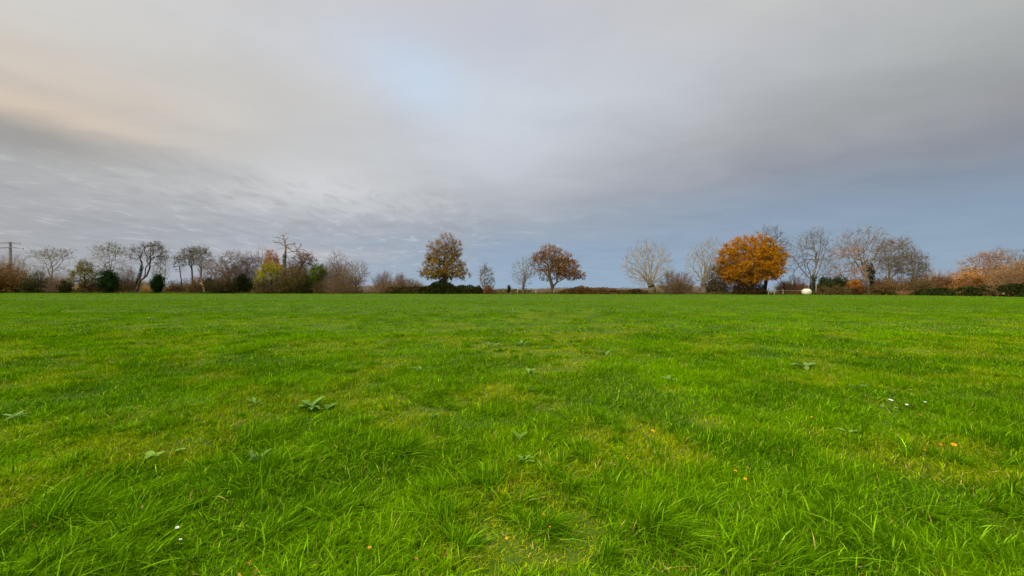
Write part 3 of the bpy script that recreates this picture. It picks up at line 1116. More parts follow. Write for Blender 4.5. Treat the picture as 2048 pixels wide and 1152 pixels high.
# ---- brown trees
tree('brown_tree', 'dense brown twiggy tree with rounded double crown left of the ochre trees', 452, [[(456, 585), (455, 560), (452, 530)], [(455, 562), (440, 540)], [(455, 560), (468, 535)]],
     [(440, 540, 30, 20), (468, 522, 26, 19), (455, 550, 36, 18)], 3.5, 480, 1.7, 24, (.17, .115, .07), 5, .8, lf=[(1900, .2, BROWNL, None, None, .2)], attach_v=572)
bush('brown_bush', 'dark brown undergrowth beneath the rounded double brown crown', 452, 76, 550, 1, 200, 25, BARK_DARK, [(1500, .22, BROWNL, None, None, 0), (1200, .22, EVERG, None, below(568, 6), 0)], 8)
tree('brown_tree', 'purple brown bare tree with a curved trunk by the yellow tree', 498, [[(486, 585), (490, 560), (494, 545), (495, 522)], [(493, 548), (506, 540), (515, 536)]],
     [(498, 522, 20, 17), (508, 530, 20, 20), (488, 535, 16, 16)], 5, 330, 1.2, 26, (.14, .105, .085), 4, .8, attach_v=560, lf=[(600, .2, [(.12, .085, .07), (.10, .07, .05)], None, None, .2)])
bush('dark_bush', 'dark evergreen bush under the curved-trunk purple brown tree', 486, 28, 553, 2, 70, 27, BARK_DARK, [(1700, .22, EVERG, None, None, 0)], 5, low=.25)
pollard('bare_tree', 'pale bare tree showing between purple brown and ochre crowns', 527, [(530, 585), (529, 560)], (528, 548), [(526, 520, 15, 30)], 9, 26, 5, 3, 1.6, 28, BARK_GREY, .06)
tree('orange_tree', 'narrow pale orange tree directly left of the dead snag', 541, [[(543, 585), (543, 555), (541, 520)]], [(541, 520, 13, 18), (546, 532, 18, 14)], 5, 240, 1.4, 29, BARK_RED, 4, .6,
     lf=[(1900, .22, [(.34, .15, .05), (.27, .115, .035), (.38, .20, .08)], None, None, 0)], attach_v=556)
tree('yellow_tree', 'bright yellow-green leafy tree in front of the dead snag', 541, [[(545, 585), (543, 565), (540, 548)], [(543, 568), (530, 556)], [(543, 568), (553, 550)]], [(536, 552, 23, 13), (545, 540, 22, 15), (526, 560, 14, 8), (556, 552, 16, 12)], 1.5, 300, 1.5, 30, BARK_DARK, 4, .6,
     lf=[(3300, .23, YGREEN + [(.20, .17, .02)], None, None, 0)], attach_v=575)
tree('dead_tree', 'tall dead snag with bare contorted limbs above the yellow tree', 570, [
    [(569, 585), (570, 545), (569, 520), (571, 505), (571, 492), (568, 480), (566, 467)],
    [(570, 493), (561, 486), (545, 484)], [(567, 478), (558, 475), (549, 475)], [(567, 474), (570, 469), (575, 466)],
    [(571, 490), (577, 488), (591, 488)], [(571, 492), (580, 499), (584, 503), (592, 502), (600, 494)],
    [(569, 496), (560, 497), (549, 503)], [(570, 507), (586, 503), (596, 500), (606, 499)], [(571, 508), (578, 514), (588, 520)],
    [(592, 502), (604, 504), (612, 509)], [(572, 486), (571, 480), (578, 474)], [(571, 508), (566, 512), (559, 518)]],
     [(558, 480, 14, 10), (590, 492, 18, 10), (600, 505, 18, 8), (570, 474, 8, 8)], 3.5, 58, 1.9, 31, (.20, .135, .085), 1.0, .7, trad=.022, step=.55, kang=.4, wob=.16, attach_v=512, tipr=.045, depth=.5,
     ivy=[([(569, 545), (569, 525), (570, 509)], 4.0, 480)], up=.1, thick=.05)
tree('twisted_tree', 'dark twisted brown tree with thick elbow limbs right of the snag', 602, [[(596, 585), (596, 548), (602, 533), (606, 524)], [(602, 533), (612, 532), (622, 531)], [(606, 524), (600, 514), (597, 508)], [(606, 525), (615, 520), (621, 510)]],
     [(606, 518, 18, 11), (616, 522, 16, 10), (592, 528, 16, 13)], 4.5, 240, 2.0, 32, BARK_DARK, 3, .8, wob=.15, attach_v=540, lf=[(1100, .22, [(.17, .09, .045), (.13, .075, .04)], None, None, .2)])
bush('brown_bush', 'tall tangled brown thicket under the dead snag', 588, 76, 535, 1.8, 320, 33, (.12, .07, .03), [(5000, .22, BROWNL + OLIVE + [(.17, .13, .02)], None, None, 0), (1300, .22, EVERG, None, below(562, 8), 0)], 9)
bush('brown_bush', 'brown bramble thicket with dark gaps under the yellow tree', 538, 66, 561, .8, 200, 34, BARK_DARK, [(2300, .2, BRAMRED + OLIVE, None, None, 0)], 7)
bush('dark_bush', 'dark green shrub between brown thicket and green tree', 612, 34, 553, 1, 110, 35, BARK_DARK, [(1900, .22, EVERG + OLIVE, None, None, 0)], 6)
tree('green_tree', 'only fresh green leafy tree at the end of the dense thicket', 637, [[(637, 586), (637, 562), (637, 545)], [(637, 566), (630, 550)]], [(637, 546, 15, 17), (632, 562, 13, 12)], 2, 220, 1.4, 36, BARK_DARK, 4, .6,
     lf=[(2300, .24, GREEN, None, None, 0)], attach_v=574)
bush('brown_bush', 'low dark olive scrub at the foot of the fresh green tree', 645, 44, 565, 1, 110, 37, BARK_DARK, [(1300, .2, OLIVE + BROWNL, None, None, 0)], 7)
G_P = 'bare pollards along the hedge'
pollard('pollard_tree', 'brown bare pollard with spiky top right of the fresh green tree', 670, [(671, 586), (671, 578)], (670, 570), [(674, 535, 24, 33), (662, 545, 22, 22)], 4, 90, 10, 5, 2.2, 38, (.16, .105, .06), .05, group=G_P, bow=.05, lf=[(500, .16, BROWNL, None, None, 0)])
pollard('pollard_tree', 'brown bare pollard with wide fan and pale forked foot', 712, [(714, 586), (713, 578)], (712, 571), [(712, 545, 29, 25), (705, 550, 24, 20)], 3, 110, 10, 5, 1.8, 39, (.19, .14, .08), .045, group=G_P, bow=.05, lf=[(600, .16, BROWNL, None, None, 0)])
bush('brown_bush', 'brown twiggy scrub joining the two fan-shaped brown pollards', 690, 92, 549, 1.5, 260, 40, (.17, .11, .06), [(1100, .18, BROWNL, None, None, 0)], 10)
bush('grey_thicket', 'grey brown twiggy thicket right of the wide-fan pollard', 765, 52, 544, 8, 150, 41, (.20, .15, .105), [(500, .18, BROWNL, None, None, 0)], 13, lobes=[(-.4, .6, .85), (.3, .7, 1)])
bush('brown_bush', 'rounded warm brown bush left of the lone gold oak', 799, 30, 548, 6, 110, 42, (.19, .12, .075), [(900, .19, BROWNL, None, None, 0)], 10)
bush('grey_thicket', 'low grey twiggy scrub reaching under the gold oak, left side', 826, 42, 557, 6, 110, 43, (.20, .15, .105), [(300, .18, BROWNL, None, None, 0)], 12)
bush('brown_bush', 'low tan scrub at the foot of the grey brown thicket', 770, 70, 567, 1.5, 120, 44, (.18, .12, .065), [(900, .18, BROWNL + [(.2, .1, .05)], None, None, 0)], 8)


# a second row of scrub that closes the gaps behind the front row
G_B = 'scrub behind the front row of the hedge'
bush('scrub', 'grey brown scrub behind the leftmost umbrella-shaped tree', 118, 130, 553, 13, 260, 201, (.16, .115, .075), [(500, .2, BROWNL, None, None, 0)], 9, group=G_B)
bush('scrub', 'grey brown scrub behind the crooked tree and larger ivy bush', 236, 110, 556, 13, 220, 202, (.16, .115, .075), [(600, .2, BROWNL + OLIVE, None, None, 0)], 9, group=G_B)
bush('scrub', 'brown scrub behind the twin seed-hung trees', 392, 90, 556, 10, 200, 203, (.13, .085, .05), [(900, .2, BROWNL, None, None, 0)], 9, group=G_B)
bush('scrub', 'tall brown scrub behind the purple brown tree with curved trunk', 488, 110, 531, 9, 360, 204, (.15, .09, .04), [(3200, .2, BROWNL + [(.13, .07, .03)], None, None, 0)], 9, group=G_B)
bush('scrub', 'tall brown scrub behind the dark twisted tree with elbow limbs', 606, 96, 531, 9, 340, 205, (.15, .09, .04), [(3200, .2, BROWNL + RUSSET, None, None, 0)], 9, group=G_B)
bush('scrub', 'brown twiggy scrub behind the spiky-topped brown pollard', 672, 80, 530, 9, 300, 206, (.16, .11, .065), [(900, .2, BROWNL, None, None, 0)], 11, group=G_B)
bush('scrub', 'low brown scrub closing the gap left of the gold oak', 800, 110, 560, 4, 260, 207, (.17, .115, .065), [(1500, .18, BROWNL, None, None, 0)], 9, group=G_B)
bush('scrub', 'olive scrub in the gap between dark-knobbed pollard and orange tree', 1432, 70, 562, 5, 180, 208, (.12, .085, .05), [(1700, .2, OLIVE + BROWNL, None, None, 0)], 8, group=G_B)
bush('scrub', 'brown scrub behind the ivy column of the wide bare oak', 1745, 110, 556, 6, 260, 209, (.15, .095, .055), [(1400, .2, BROWNL + RUSSET, None, None, 0)], 9, group=G_B)


def hedge(name, label, pts, off, n, cols, wts, seed, size=.22, cat='hedge', depth=1.6, arch=40, group=None):
    n = int(n * 3.6)
    size = size * 1.55
    """rambling low hedge: (u, top v) outline; leaves, and arching canes"""
    rng = np.random.default_rng(seed)
    us = np.array([p[0] for p in pts], float)
    vt = np.array([p[1] for p in pts], float)
    um = us.mean()
    Dm = edge(um) + off
    base = np.array([(um - 1024) / F * Dm, Dm, -.2])
    root = thing(name, label, cat, base, group)
    u = rng.uniform(us[0], us[-1], n)
    D0 = np.interp(u, EU, EYD) + off
    s = D0 / F
    H = CAMH + (576 - np.interp(u, us, vt)) * s + .2
    dd = rng.uniform(-1, 1, n)
    zf = rng.random(n) ** .75
    prof = np.sqrt(np.maximum(1 - dd * dd, .04))
    rough = .75 + .5 * fbm(u * .12 + seed, dd * 2 + 4)
    z = np.maximum(zf * H * prof * rough, .05) - .2
    pos = np.column_stack([(u - 1024) * s, D0 + dd * depth, z])
    fb = MB()
    cl = fbm(pos[:, 0] / .9, pos[:, 2] / .5 + pos[:, 1], 2)[:, None]
    leaves(fb, rng, pos, size * np.exp(rng.normal(0, .35, n)), pal(rng, n, cols, wts, .3) * (.6 + .8 * cl), 0)
    sb = fb
    k = rng.integers(0, n, arch)
    st_ = pos[k].copy()
    st_[:, 2] = -.2
    en = pos[k] + rng.normal(0, .7, (arch, 3)) * np.array([1, .6, .3]) + np.array([0, 0, .35])
    pth = shoots(rng, st_, en, 4, .5, 1.2)
    for q in range(4):
        tubes(sb, pth[q], pth[q + 1], .022, .018, (.10, .055, .035), 3, 1)
    fb.build('foliage', [MAT_LEAF, MAT_BARK], root, base)
    return root


G_H = 'low bramble hedges along the field edge'
hedge('bramble_hedge', 'low dark bramble hedge running left from the gold oak', [(772, 576), (785, 573), (810, 574), (840, 573), (866, 570)], 1, 3600, BRAMBLE, None, 50, group=G_H)
hedge('bramble_hedge', 'dark bramble mound heaped around the foot of the gold oak', [(853, 578), (866, 566), (880, 558), (895, 560), (908, 571), (916, 578)], 1, 3600, EVERG + BRAMBLE[:2], None, 51, depth=3, group=G_H)
hedge('bramble_hedge', 'dark green bramble hump between gold oak and sparse small tree', [(905, 577), (920, 571), (935, 570), (950, 572), (960, 574), (966, 579)], 1.5, 2600, BRAMBLE + EVERG, None, 52, group=G_H)

# ---- the lone gold oak
tree('oak_tree', 'tall lone oak with gold lower leaves and thinning brown top', 888, [[(889, 585), (889, 565), (888, 545), (888, 520), (890, 495)], [(888, 548), (872, 520), (866, 492)], [(888, 545), (905, 518), (914, 492)], [(888, 552), (860, 540), (846, 538)], [(888, 552), (915, 542), (932, 540)]],
     [(891, 486, 17, 22), (889, 508, 31, 26), (889, 532, 43, 16), (889, 547, 53, 11), (870, 505, 17, 24), (908, 503, 16, 26)], 3.5, 900, 3.6, 53, (.11, .08, .045), 2.6, .7, attach_v=560, shell=.25, wob=.1,
     lf=[(7600, .24, OAK_GOLD, None, below(516, 18), .2), (3200, .2, OAK_BROWN + OAK_GOLD[:2], None, above(532, 18), .1), (600, .22, [(.06, .07, .02)], None, below(550, 5), .1)],
     ivy=[([(889, 584), (889, 560), (888, 540)], 5.5, 1000)])
tree('sparse_tree', 'small sparse tree with hanging leaves right of the gold oak', 970, [[(968, 585), (969, 560), (969, 535)], [(968, 582), (961, 560), (960, 532)]], [(971, 556, 17, 22), (970, 540, 9, 12), (978, 565, 12, 10)], 2, 150, 1.0, 54, BARK_GREY, 3, .6, attach_v=580,
     lf=[(620, .22, [(.06, .065, .025), (.09, .07, .03), (.10, .09, .04)], None, lambda U, V, r: U > 960, .3)])
bush('red_bush', 'small reddish brown bush at the foot of the sparse tree', 977, 24, 573, .8, 70, 55, BARK_RED, [(1200, .18, [(.20, .085, .04), (.15, .06, .03)], None, None, 0)], 7)
hedge('grass_bank', 'low tan scrub bank with stakes left of the slim bare pollard', [(986, 581), (1000, 579), (1015, 580), (1030, 578), (1045, 580), (1062, 581)], 4, 1700, [(.20, .14, .07), (.13, .11, .04), (.16, .13, .06)], None, 56, .2, 'bank')
bush('conifer_shrub', 'tiny dark upright conifer next to a pale stake', 1018, 4, 572, 2.5, 40, 57, BARK_DARK, [(420, .16, [(.012, .016, .008), (.018, .022, .012)], None, None, 0)], 4, cat='shrub', basew=.6)
pollard('pollard_tree', 'slim grey bare pollard just left of the brown domed oak', 1047, [(1047, 586), (1046, 578)], (1047, 572), [(1046, 545, 25, 30), (1055, 535, 17, 24)], 3, 60, 9, 5, 2.6, 58, (.19, .16, .12), .05, group=G_P, headsize=1.3)
tree('oak_tree', 'domed oak with rusty brown leaves and a forked dark trunk', 1104, [[(1104, 586), (1105, 575), (1102, 564), (1098, 552), (1096, 530)], [(1105, 575), (1113, 565), (1116, 548), (1126, 530)], [(1102, 566), (1090, 545), (1078, 530)], [(1113, 566), (1130, 556), (1146, 552)], [(1098, 553), (1104, 530), (1104, 515)]],
     [(1098, 511, 24, 21), (1088, 525, 27, 20), (1115, 522, 30, 24), (1130, 536, 30, 20), (1146, 551, 24, 8), (1104, 548, 34, 12), (1078, 517, 15, 11)], 3, 950, 3.6, 59, (.10, .072, .045), 2.6, .6, attach_v=568, wob=.12, shell=.3,
     lf=[(5600, .2, OAK_BROWN, None, above(552, 6), .1), (3600, .21, OAK_BROWN, None, lambda U, V, r: (U > 1110) & (V > 515) & (V < 560), .1), (300, .2, OLIVE, None, below(560, 4), .1)])
hedge('bramble_hedge', 'reddish bramble hedge right of the brown domed oak', [(1118, 582), (1135, 577), (1150, 575), (1165, 570), (1178, 576), (1195, 574), (1215, 575), (1238, 579), (1250, 582)], 1.2, 3600, BRAMRED, None, 60, group=G_H)
hedge('bramble_hedge', 'short bramble clump left of the largest round pollard', [(1250, 582), (1262, 578), (1275, 577), (1285, 580), (1294, 582)], 1.2, 1200, BRAMBLE + BRAMRED, None, 61, group=G_H)
rng_ = np.random.default_rng(62)
bp = thing('branch_pile', 'pile of cut bare branches lying on the reddish bramble hedge', 'branches', px(1225, 587, edge(1225) + 1.0))
mbp = MB()
b0 = np.array(bp.location)
for k in range(60):
    a = px(rng_.uniform(1180, 1235), rng_.uniform(576, 582), edge(1215) + 1 + rng_.uniform(-.8, .8))
    L = rng_.uniform(1, 4)
    d = np.array([1, rng_.normal(0, .3), rng_.normal(.06, .12)])
    m_ = a + d * L * .5 + np.array([0, 0, rng_.normal(.05, .1)])
    tubes(mbp, [a, m_], [m_, a + d * L + np.array([0, 0, rng_.normal(0, .12)])], [.035, .028], [.028, .012], (.15, .085, .05), 4)
mbp.build('branches', MAT_BARK, bp, b0)

# ---- right-hand pollards and the orange tree
pollard('pollard_tree', 'largest round-headed bare pollard with thick pale bole', 1302, [(1304, 587), (1303, 576)], (1301, 567), [(1294, 527, 49, 48), (1294, 535, 50, 40)], 2, 130, 11, 6, 6.2, 63, (.27, .215, .125), .075, group=G_P, depth=.9, headsize=1.3,
        lf=[(700, .17, [(.12, .095, .05), (.09, .07, .04)], None, lambda U, V, r: U < 1300, 0)])
bush('twiggy_bush', 'tan brown twiggy bush between the two bare pollards', 1352, 78, 545, 1.5, 260, 64, (.20, .135, .075), [(1500, .18, BROWNL, None, None, 0), (500, .2, OLIVE, None, below(565, 6), 0)], 12, lobes=[(-.25, .7, 1), (.3, .7, .95)])
pollard('pollard_tree', 'bare pollard with dark knobbed head left of the orange tree', 1407, [(1408, 587), (1407, 577)], (1407, 568), [(1404, 530, 34, 42), (1422, 515, 26, 42)], 2.5, 95, 10, 6, 4.6, 65, (.25, .205, .13), .065, group=G_P, depth=.9)
tree('olive_tree', 'olive brown leafy small tree tucked left of the orange crown', 1430, [[(1431, 586), (1430, 570), (1430, 550)], [(1430, 572), (1442, 556)]], [(1430, 550, 15, 20), (1440, 566, 20, 12), (1428, 570, 13, 10)], 3.5, 230, 1.3, 66, BARK_DARK, 4, .6, lf=[(1500, .22, OLIVE + BROWNL[:2] + [(.16, .13, .03)], None, None, 0)])
tree('orange_tree', 'big round orange tree, the brightest crown in the hedge', 1502, [[(1494, 587), (1496, 570), (1500, 550), (1500, 520)], [(1496, 570), (1475, 545), (1460, 530)], [(1497, 565), (1520, 540), (1545, 525)], [(1500, 550), (1490, 515)], [(1500, 548), (1515, 510)]],
     [(1497, 512, 54, 38), (1495, 530, 60, 34), (1530, 525, 38, 30), (1500, 545, 58, 20), (1470, 545, 26, 22)], 2.2, 900, 4.2, 67, (.07, .05, .035), 5, .8, shell=.35, attach_v=575, depth=.9,
     lf=[(21000, .25, ORANGE, [3, 3, 2, 2], None, .2), (700, .24, [(.20, .17, .03), (.14, .13, .03)], None, lambda U, V, r: (U > 1525) & (V < 520), .1), (350, .24, [(.12, .11, .03)], None, None, .1)])
bush('dark_bush', 'dark undergrowth under the big orange tree', 1497, 66, 561, 1.0, 150, 68, BARK_DARK, [(2600, .22, [(.05, .03, .014), (.035, .035, .012), (.08, .035, .015)], None, None, 0)], 7)
pollard('bare_tree', 'tallest bare grey tree rising behind the orange crown', 1538, [(1528, 587), (1532, 565), (1537, 530)], (1539, 502), [(1538, 480, 31, 30), (1545, 500, 36, 26)], 7, 95, 9, 8, 2.2, 69, (.11, .09, .065), .07, ivy=[([(1528, 587), (1531, 568), (1534, 555)], 4, 500)], headsize=1.0)
bush('red_bush', 'reddish twig hedge bush behind the rail fence', 1582, 72, 556, 5, 230, 70, (.20, .105, .06), [(700, .18, RUSSET, None, None, 0), (700, .2, OLIVE + EVERG[:1], None, below(570, 5), 0)], 12, lobes=[(-.45, .5, .75), (.2, .75, 1)])
tree('bare_tree', 'bare multi-stemmed tree with ivy foot behind the white bale', 1624, [[(1623, 587), (1625, 572), (1620, 545), (1608, 515), (1600, 490)], [(1624, 565), (1632, 530), (1630, 500), (1624, 475)], [(1624, 568), (1640, 535), (1650, 500)], [(1622, 560), (1600, 535), (1588, 515)], [(1625, 562), (1645, 545), (1660, 520)], [(1624, 560), (1638, 515), (1642, 480)]],
     [(1624, 500, 44, 38), (1620, 535, 48, 30), (1632, 480, 26, 24)], 3, 520, 2.4, 71, (.14, .118, .09), 3.4, .9, attach_v=565, kang=1.1, wob=.06, up=.5, ivy=[([(1624, 587), (1625, 573), (1627, 553)], 5.5, 900)])
bush('dark_bush', 'dark green holly-like bush right of the ivy-footed bare tree', 1652, 36, 557, 2, 100, 72, BARK_DARK, [(1900, .22, [(.03, .045, .012), (.05, .06, .018)], None, None, 0)], 6)
bush('dark_bush', 'dark green rounded bush left of the copper bush', 1683, 36, 555, 2.5, 100, 73, BARK_DARK, [(2100, .22, [(.028, .045, .014), (.045, .06, .018)], None, None, 0)], 6, lobes=[(-.3, .7, 1), (.5, .5, .8)])
bush('brown_bush', 'low brown scrub in front of the two dark green bushes', 1665, 80, 571, .8, 130, 74, BARK_RED, [(1500, .2, BROWNL + OLIVE, None, None, 0)], 7)
tree('bare_oak', 'wide bare oak with last pink brown leaves low on its left', 1728, [[(1738, 587), (1737, 570), (1730, 545), (1728, 515), (1726, 485)], [(1734, 560), (1715, 530), (1700, 505), (1690, 490)], [(1736, 562), (1758, 530), (1762, 500)], [(1732, 565), (1705, 550), (1685, 548)], [(1730, 545), (1718, 505), (1712, 480)], [(1729, 530), (1742, 500), (1750, 475)]],
     [(1728, 485, 48, 30), (1700, 520, 34, 30), (1740, 510, 46, 36), (1700, 550, 34, 12)], 3, 800, 2.6, 75, (.19, .145, .10), 3.5, .9, attach_v=570, wob=.12,
     lf=[(900, .2, [(.34, .19, .11), (.27, .14, .08)], None, lambda U, V, r: ((U < 1735) & (V > 532)) | ((U < 1712) & (V > 495) & (V < 512)), .2)], ivy=[([(1741, 587), (1741, 560), (1740, 545), (1739, 530)], 7, 1900)])
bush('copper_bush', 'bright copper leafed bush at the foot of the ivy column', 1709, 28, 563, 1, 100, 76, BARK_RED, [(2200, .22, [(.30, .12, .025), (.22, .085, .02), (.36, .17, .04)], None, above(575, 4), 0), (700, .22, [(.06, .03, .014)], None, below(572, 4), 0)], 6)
tree('twisty_tree', 'dense brown twisty tree right of the wide bare oak', 1790, [[(1782, 587), (1780, 560), (1776, 530), (1780, 505)], [(1780, 560), (1800, 535), (1808, 515)], [(1779, 545), (1766, 520)]],
     [(1788, 508, 34, 28), (1775, 530, 28, 28), (1805, 530, 28, 28), (1790, 490, 26, 14)], 4, 520, 2.0, 77, (.18, .14, .085), 4.5, .8, wob=.18, attach_v=575, lf=[(1000, .18, BROWNL, None, None, .2)])
tree('twisty_tree', 'smaller olive brown tree at the right end of tall trees', 1827, [[(1826, 587), (1826, 560), (1824, 530)], [(1826, 564), (1838, 540)]], [(1824, 530, 26, 30), (1836, 545, 18, 22)], 4, 330, 1.6, 78, (.17, .14, .09), 4, .8, wob=.14, attach_v=575, lf=[(900, .19, OLIVE + BROWNL, None, None, .2)])
bush('brown_bush', 'rusty brown thicket beneath the dense twisty tree', 1790, 90, 556, 1.8, 240, 79, (.16, .095, .05), [(1900, .2, RUSSET + BROWNL, None, None, 0), (700, .2, OLIVE, None, below(568, 5), 0)], 9)
bush('olive_bush', 'olive brown thicket beneath the smaller right-end tree', 1838, 70, 560, 2, 190, 80, (.15, .11, .05), [(1900, .2, OLIVE + BROWNL, None, None, 0)], 8)
bush('brown_bush', 'dark chestnut brown low bush left of the orange hedge trees', 1880, 66, 553, 3, 190, 81, (.14, .08, .04), [(2400, .2, [(.12, .06, .022), (.16, .085, .03)], None, None, 0)], 8)
bush('pink_thicket', 'pale pinkish bare thicket behind the chestnut brown low bush', 1888, 110, 543, 20, 190, 82, (.26, .18, .135), None, 15, trad=.015)
tree('orange_hedge_tree', 'orange and pink leafed hedge tree at the far right', 1972, [[(1972, 590), (1972, 560), (1970, 535)], [(1972, 565), (1950, 540)], [(1972, 562), (1992, 540)]],
     [(1968, 528, 36, 18), (1970, 552, 46, 20), (1985, 515, 26, 12)], 3.5, 460, 1.8, 83, (.22, .14, .095), 4, .6, lf=[(2300, .2, [(.38, .18, .03), (.30, .125, .025), (.42, .24, .06)], None, below(540, 6), .1), (700, .18, PINKT, None, above(540, 6), .1)], attach_v=578)
pollard('bare_tree', 'bare grey stems standing above the far right orange hedge tree', 2003, [(2003, 590), (2003, 570)], (2003, 552), [(2003, 525, 26, 30)], 7, 34, 6, 4, 1.5, 84, (.19, .16, .13), .05)
bush('russet_bush', 'orange brown bush in front of the orange hedge tree', 1940, 90, 558, 2, 220, 85, (.17, .09, .04), [(2600, .19, [(.20, .09, .022), (.15, .07, .022), (.26, .13, .03)], None, None, 0)], 8)
bush('brown_bush', 'tall tan brown bush at the right edge of the view', 2038, 100, 524, 2.5, 330, 86, (.24, .15, .075), [(3400, .18, [(.26, .15, .06), (.21, .115, .045)], None, None, 0)], 11, lobes=[(-.4, .6, .9), (.3, .8, 1)])
pollard('bare_tree', 'bare tree cut off by the right edge of the view', 2056, [(2056, 590), (2056, 565)], (2056, 545), [(2054, 522, 22, 26)], 6, 34, 6, 4, 1.8, 87, (.18, .15, .12), .05)
hedge('bramble_hedge', 'dark green bramble hedge below the dense twisty brown tree', [(1755, 580), (1775, 574), (1800, 573), (1825, 577), (1848, 580)], .8, 2800, BRAMBLE + EVERG, None, 88, group=G_H)
hedge('bramble_hedge', 'long dark green bramble hedge below the orange hedge tree', [(1835, 582), (1860, 577), (1900, 576), (1950, 575), (2000, 571), (2048, 566), (2120, 560)], -.3, 12500, EVERG + BRAMBLE[:2] + [(.05, .07, .02)], None, 89, .2, group=G_H)
rngd = np.random.default_rng(90)
bb = thing('dead_brush', 'fan of tan dead brushwood lying between dark bramble hedges', 'brushwood', px(1830, 590, edge(1830) - .1))
mbb = MB()
b0 = np.array(bb.location)
for k in range(220):
    a = px(rngd.uniform(1796, 1842), rngd.uniform(585, 590.5), edge(1820) + rngd.uniform(-.8, .5))
    d = nrm(np.array([rngd.normal(0, 1), rngd.normal(0, .3), abs(rngd.normal(.35, .3))]))
    tubes(mbb, [a], [a + d * rngd.uniform(.5, 1.8)], .02, .008, np.array((.28, .16, .075)) * rngd.uniform(.6, 1.2), 3)
mbb.build('twigs', MAT_BARK, bb, b0)


# far-off hedges and woods that read as one low band
def far_wood(name, spans, D0, seed, col, per=1.0):
    rng = np.random.default_rng(seed)
    mb = MB()
    for u0, u1, top in spans:
        n = int((u1 - u0) * 26 * per)
        u = rng.uniform(u0, u1, n)
        D = D0 + rng.uniform(0, 60, n)
        s = D / F
        vt = top + 9 * (fbm(u * .06 + seed, u * 0 + 2.2) - .5) + 5 * (fbm(u * .3, u * 0 + 8) - .5)
        H = np.maximum(CAMH + (576 - vt) * s, -1.)
        X = (u - 1024) * s
        b = np.column_stack([X, D, -.3 - np.maximum(np.hypot(X, D) - 130, 0) * .0068])
        H = H - b[:, 2]
        zf = .35 + .65 * rng.random(n)
        t = b + np.column_stack([rng.normal(0, 1.2, n), rng.normal(0, 1.2, n), H * zf])
        cc = np.asarray(col) * np.exp(rng.normal(0, .25, n))[:, None]
        tubes(mb, b, t, .10, .03, cc, 3)
        k = 4
        i = np.repeat(np.arange(n), k)
        f = rng.uniform(.4, 1, n * k)[:, None]
        p = b[i] * (1 - f) + t[i] * f
        e = p + nrm(rng.normal(0, 1, (n * k, 3)) + np.array([0, 0, .6])) * rng.uniform(.6, 1.8, (n * k, 1))
        tubes(mb, p, e, .045, .02, cc[i], 3)
    tag(mb.build(name, MAT_BARK), kind='stuff')


far_wood('distant_wood', [(-150, 60, 553), (60, 140, 560), (140, 210, 566), (225, 300, 563), (300, 345, 577), (340, 440, 570), (440, 700, 566), (700, 860, 572), (1310, 1420, 572), (1560, 1700, 570), (1840, 1930, 556), (1930, 2250, 548)], 210, 91, (.22, .17, .13))  # grey-brown twig colour, kept greyish to mimic haze as well
far_wood('far_hedge', [(960, 1320, 581)], 150, 92, (.17, .13, .075), 1.0)


# ------------------------------------------------------------------ built things
def box(mb, a, b, col, bev=0.0):
    (x0, y0, z0), (x1, y1, z1) = a, b
    v = [(x, y, z) for z in (z0, z1) for y in (y0, y1) for x in (x0, x1)]
    f = [[0, 2, 3, 1], [4, 5, 7, 6], [0, 1, 5, 4], [2, 6, 7, 3], [0, 4, 6, 2], [1, 3, 7, 5]]
    mb.add(v, f, col)


# utility pole on the far left
D = edge(20) + 25
s = D / F
X0 = (20.5 - 1024) * s
pole = thing('utility_pole', 'grey utility pole with two crossarms at the far left', 'utility pole', (X0, D, -.2))
mb = MB()
zt = CAMH + (576 - 483.5) * s + .2
segs = 10
zz_ = np.linspace(0, zt, segs + 1)
hw = np.linspace(.52, .30, segs + 1)
vv = []
for z, h in zip(zz_, hw):
    c_ = .12
    for (a, b) in ((-1 + c_, -1), (1 - c_, -1), (1, -1 + c_), (1, 1 - c_), (1 - c_, 1), (-1 + c_, 1), (-1, 1 - c_), (-1, -1 + c_)):
        vv.append((a * h, b * h * .75, z))
ff = []
for i in range(segs):
    for j in range(8):
        k = (j + 1) % 8
        ff.append([i * 8 + j, i * 8 + k, (i + 1) * 8 + k, (i + 1) * 8 + j])
mb.add(vv, ff, (.17, .155, .165))
tp = len(vv) - 8
mb.add(vv[tp:], [[0, 1, 2, 3], [0, 3, 4, 7], [4, 5, 6, 7]], (.17, .155, .165))
mb.build('pole', MAT_STEEL, pole)
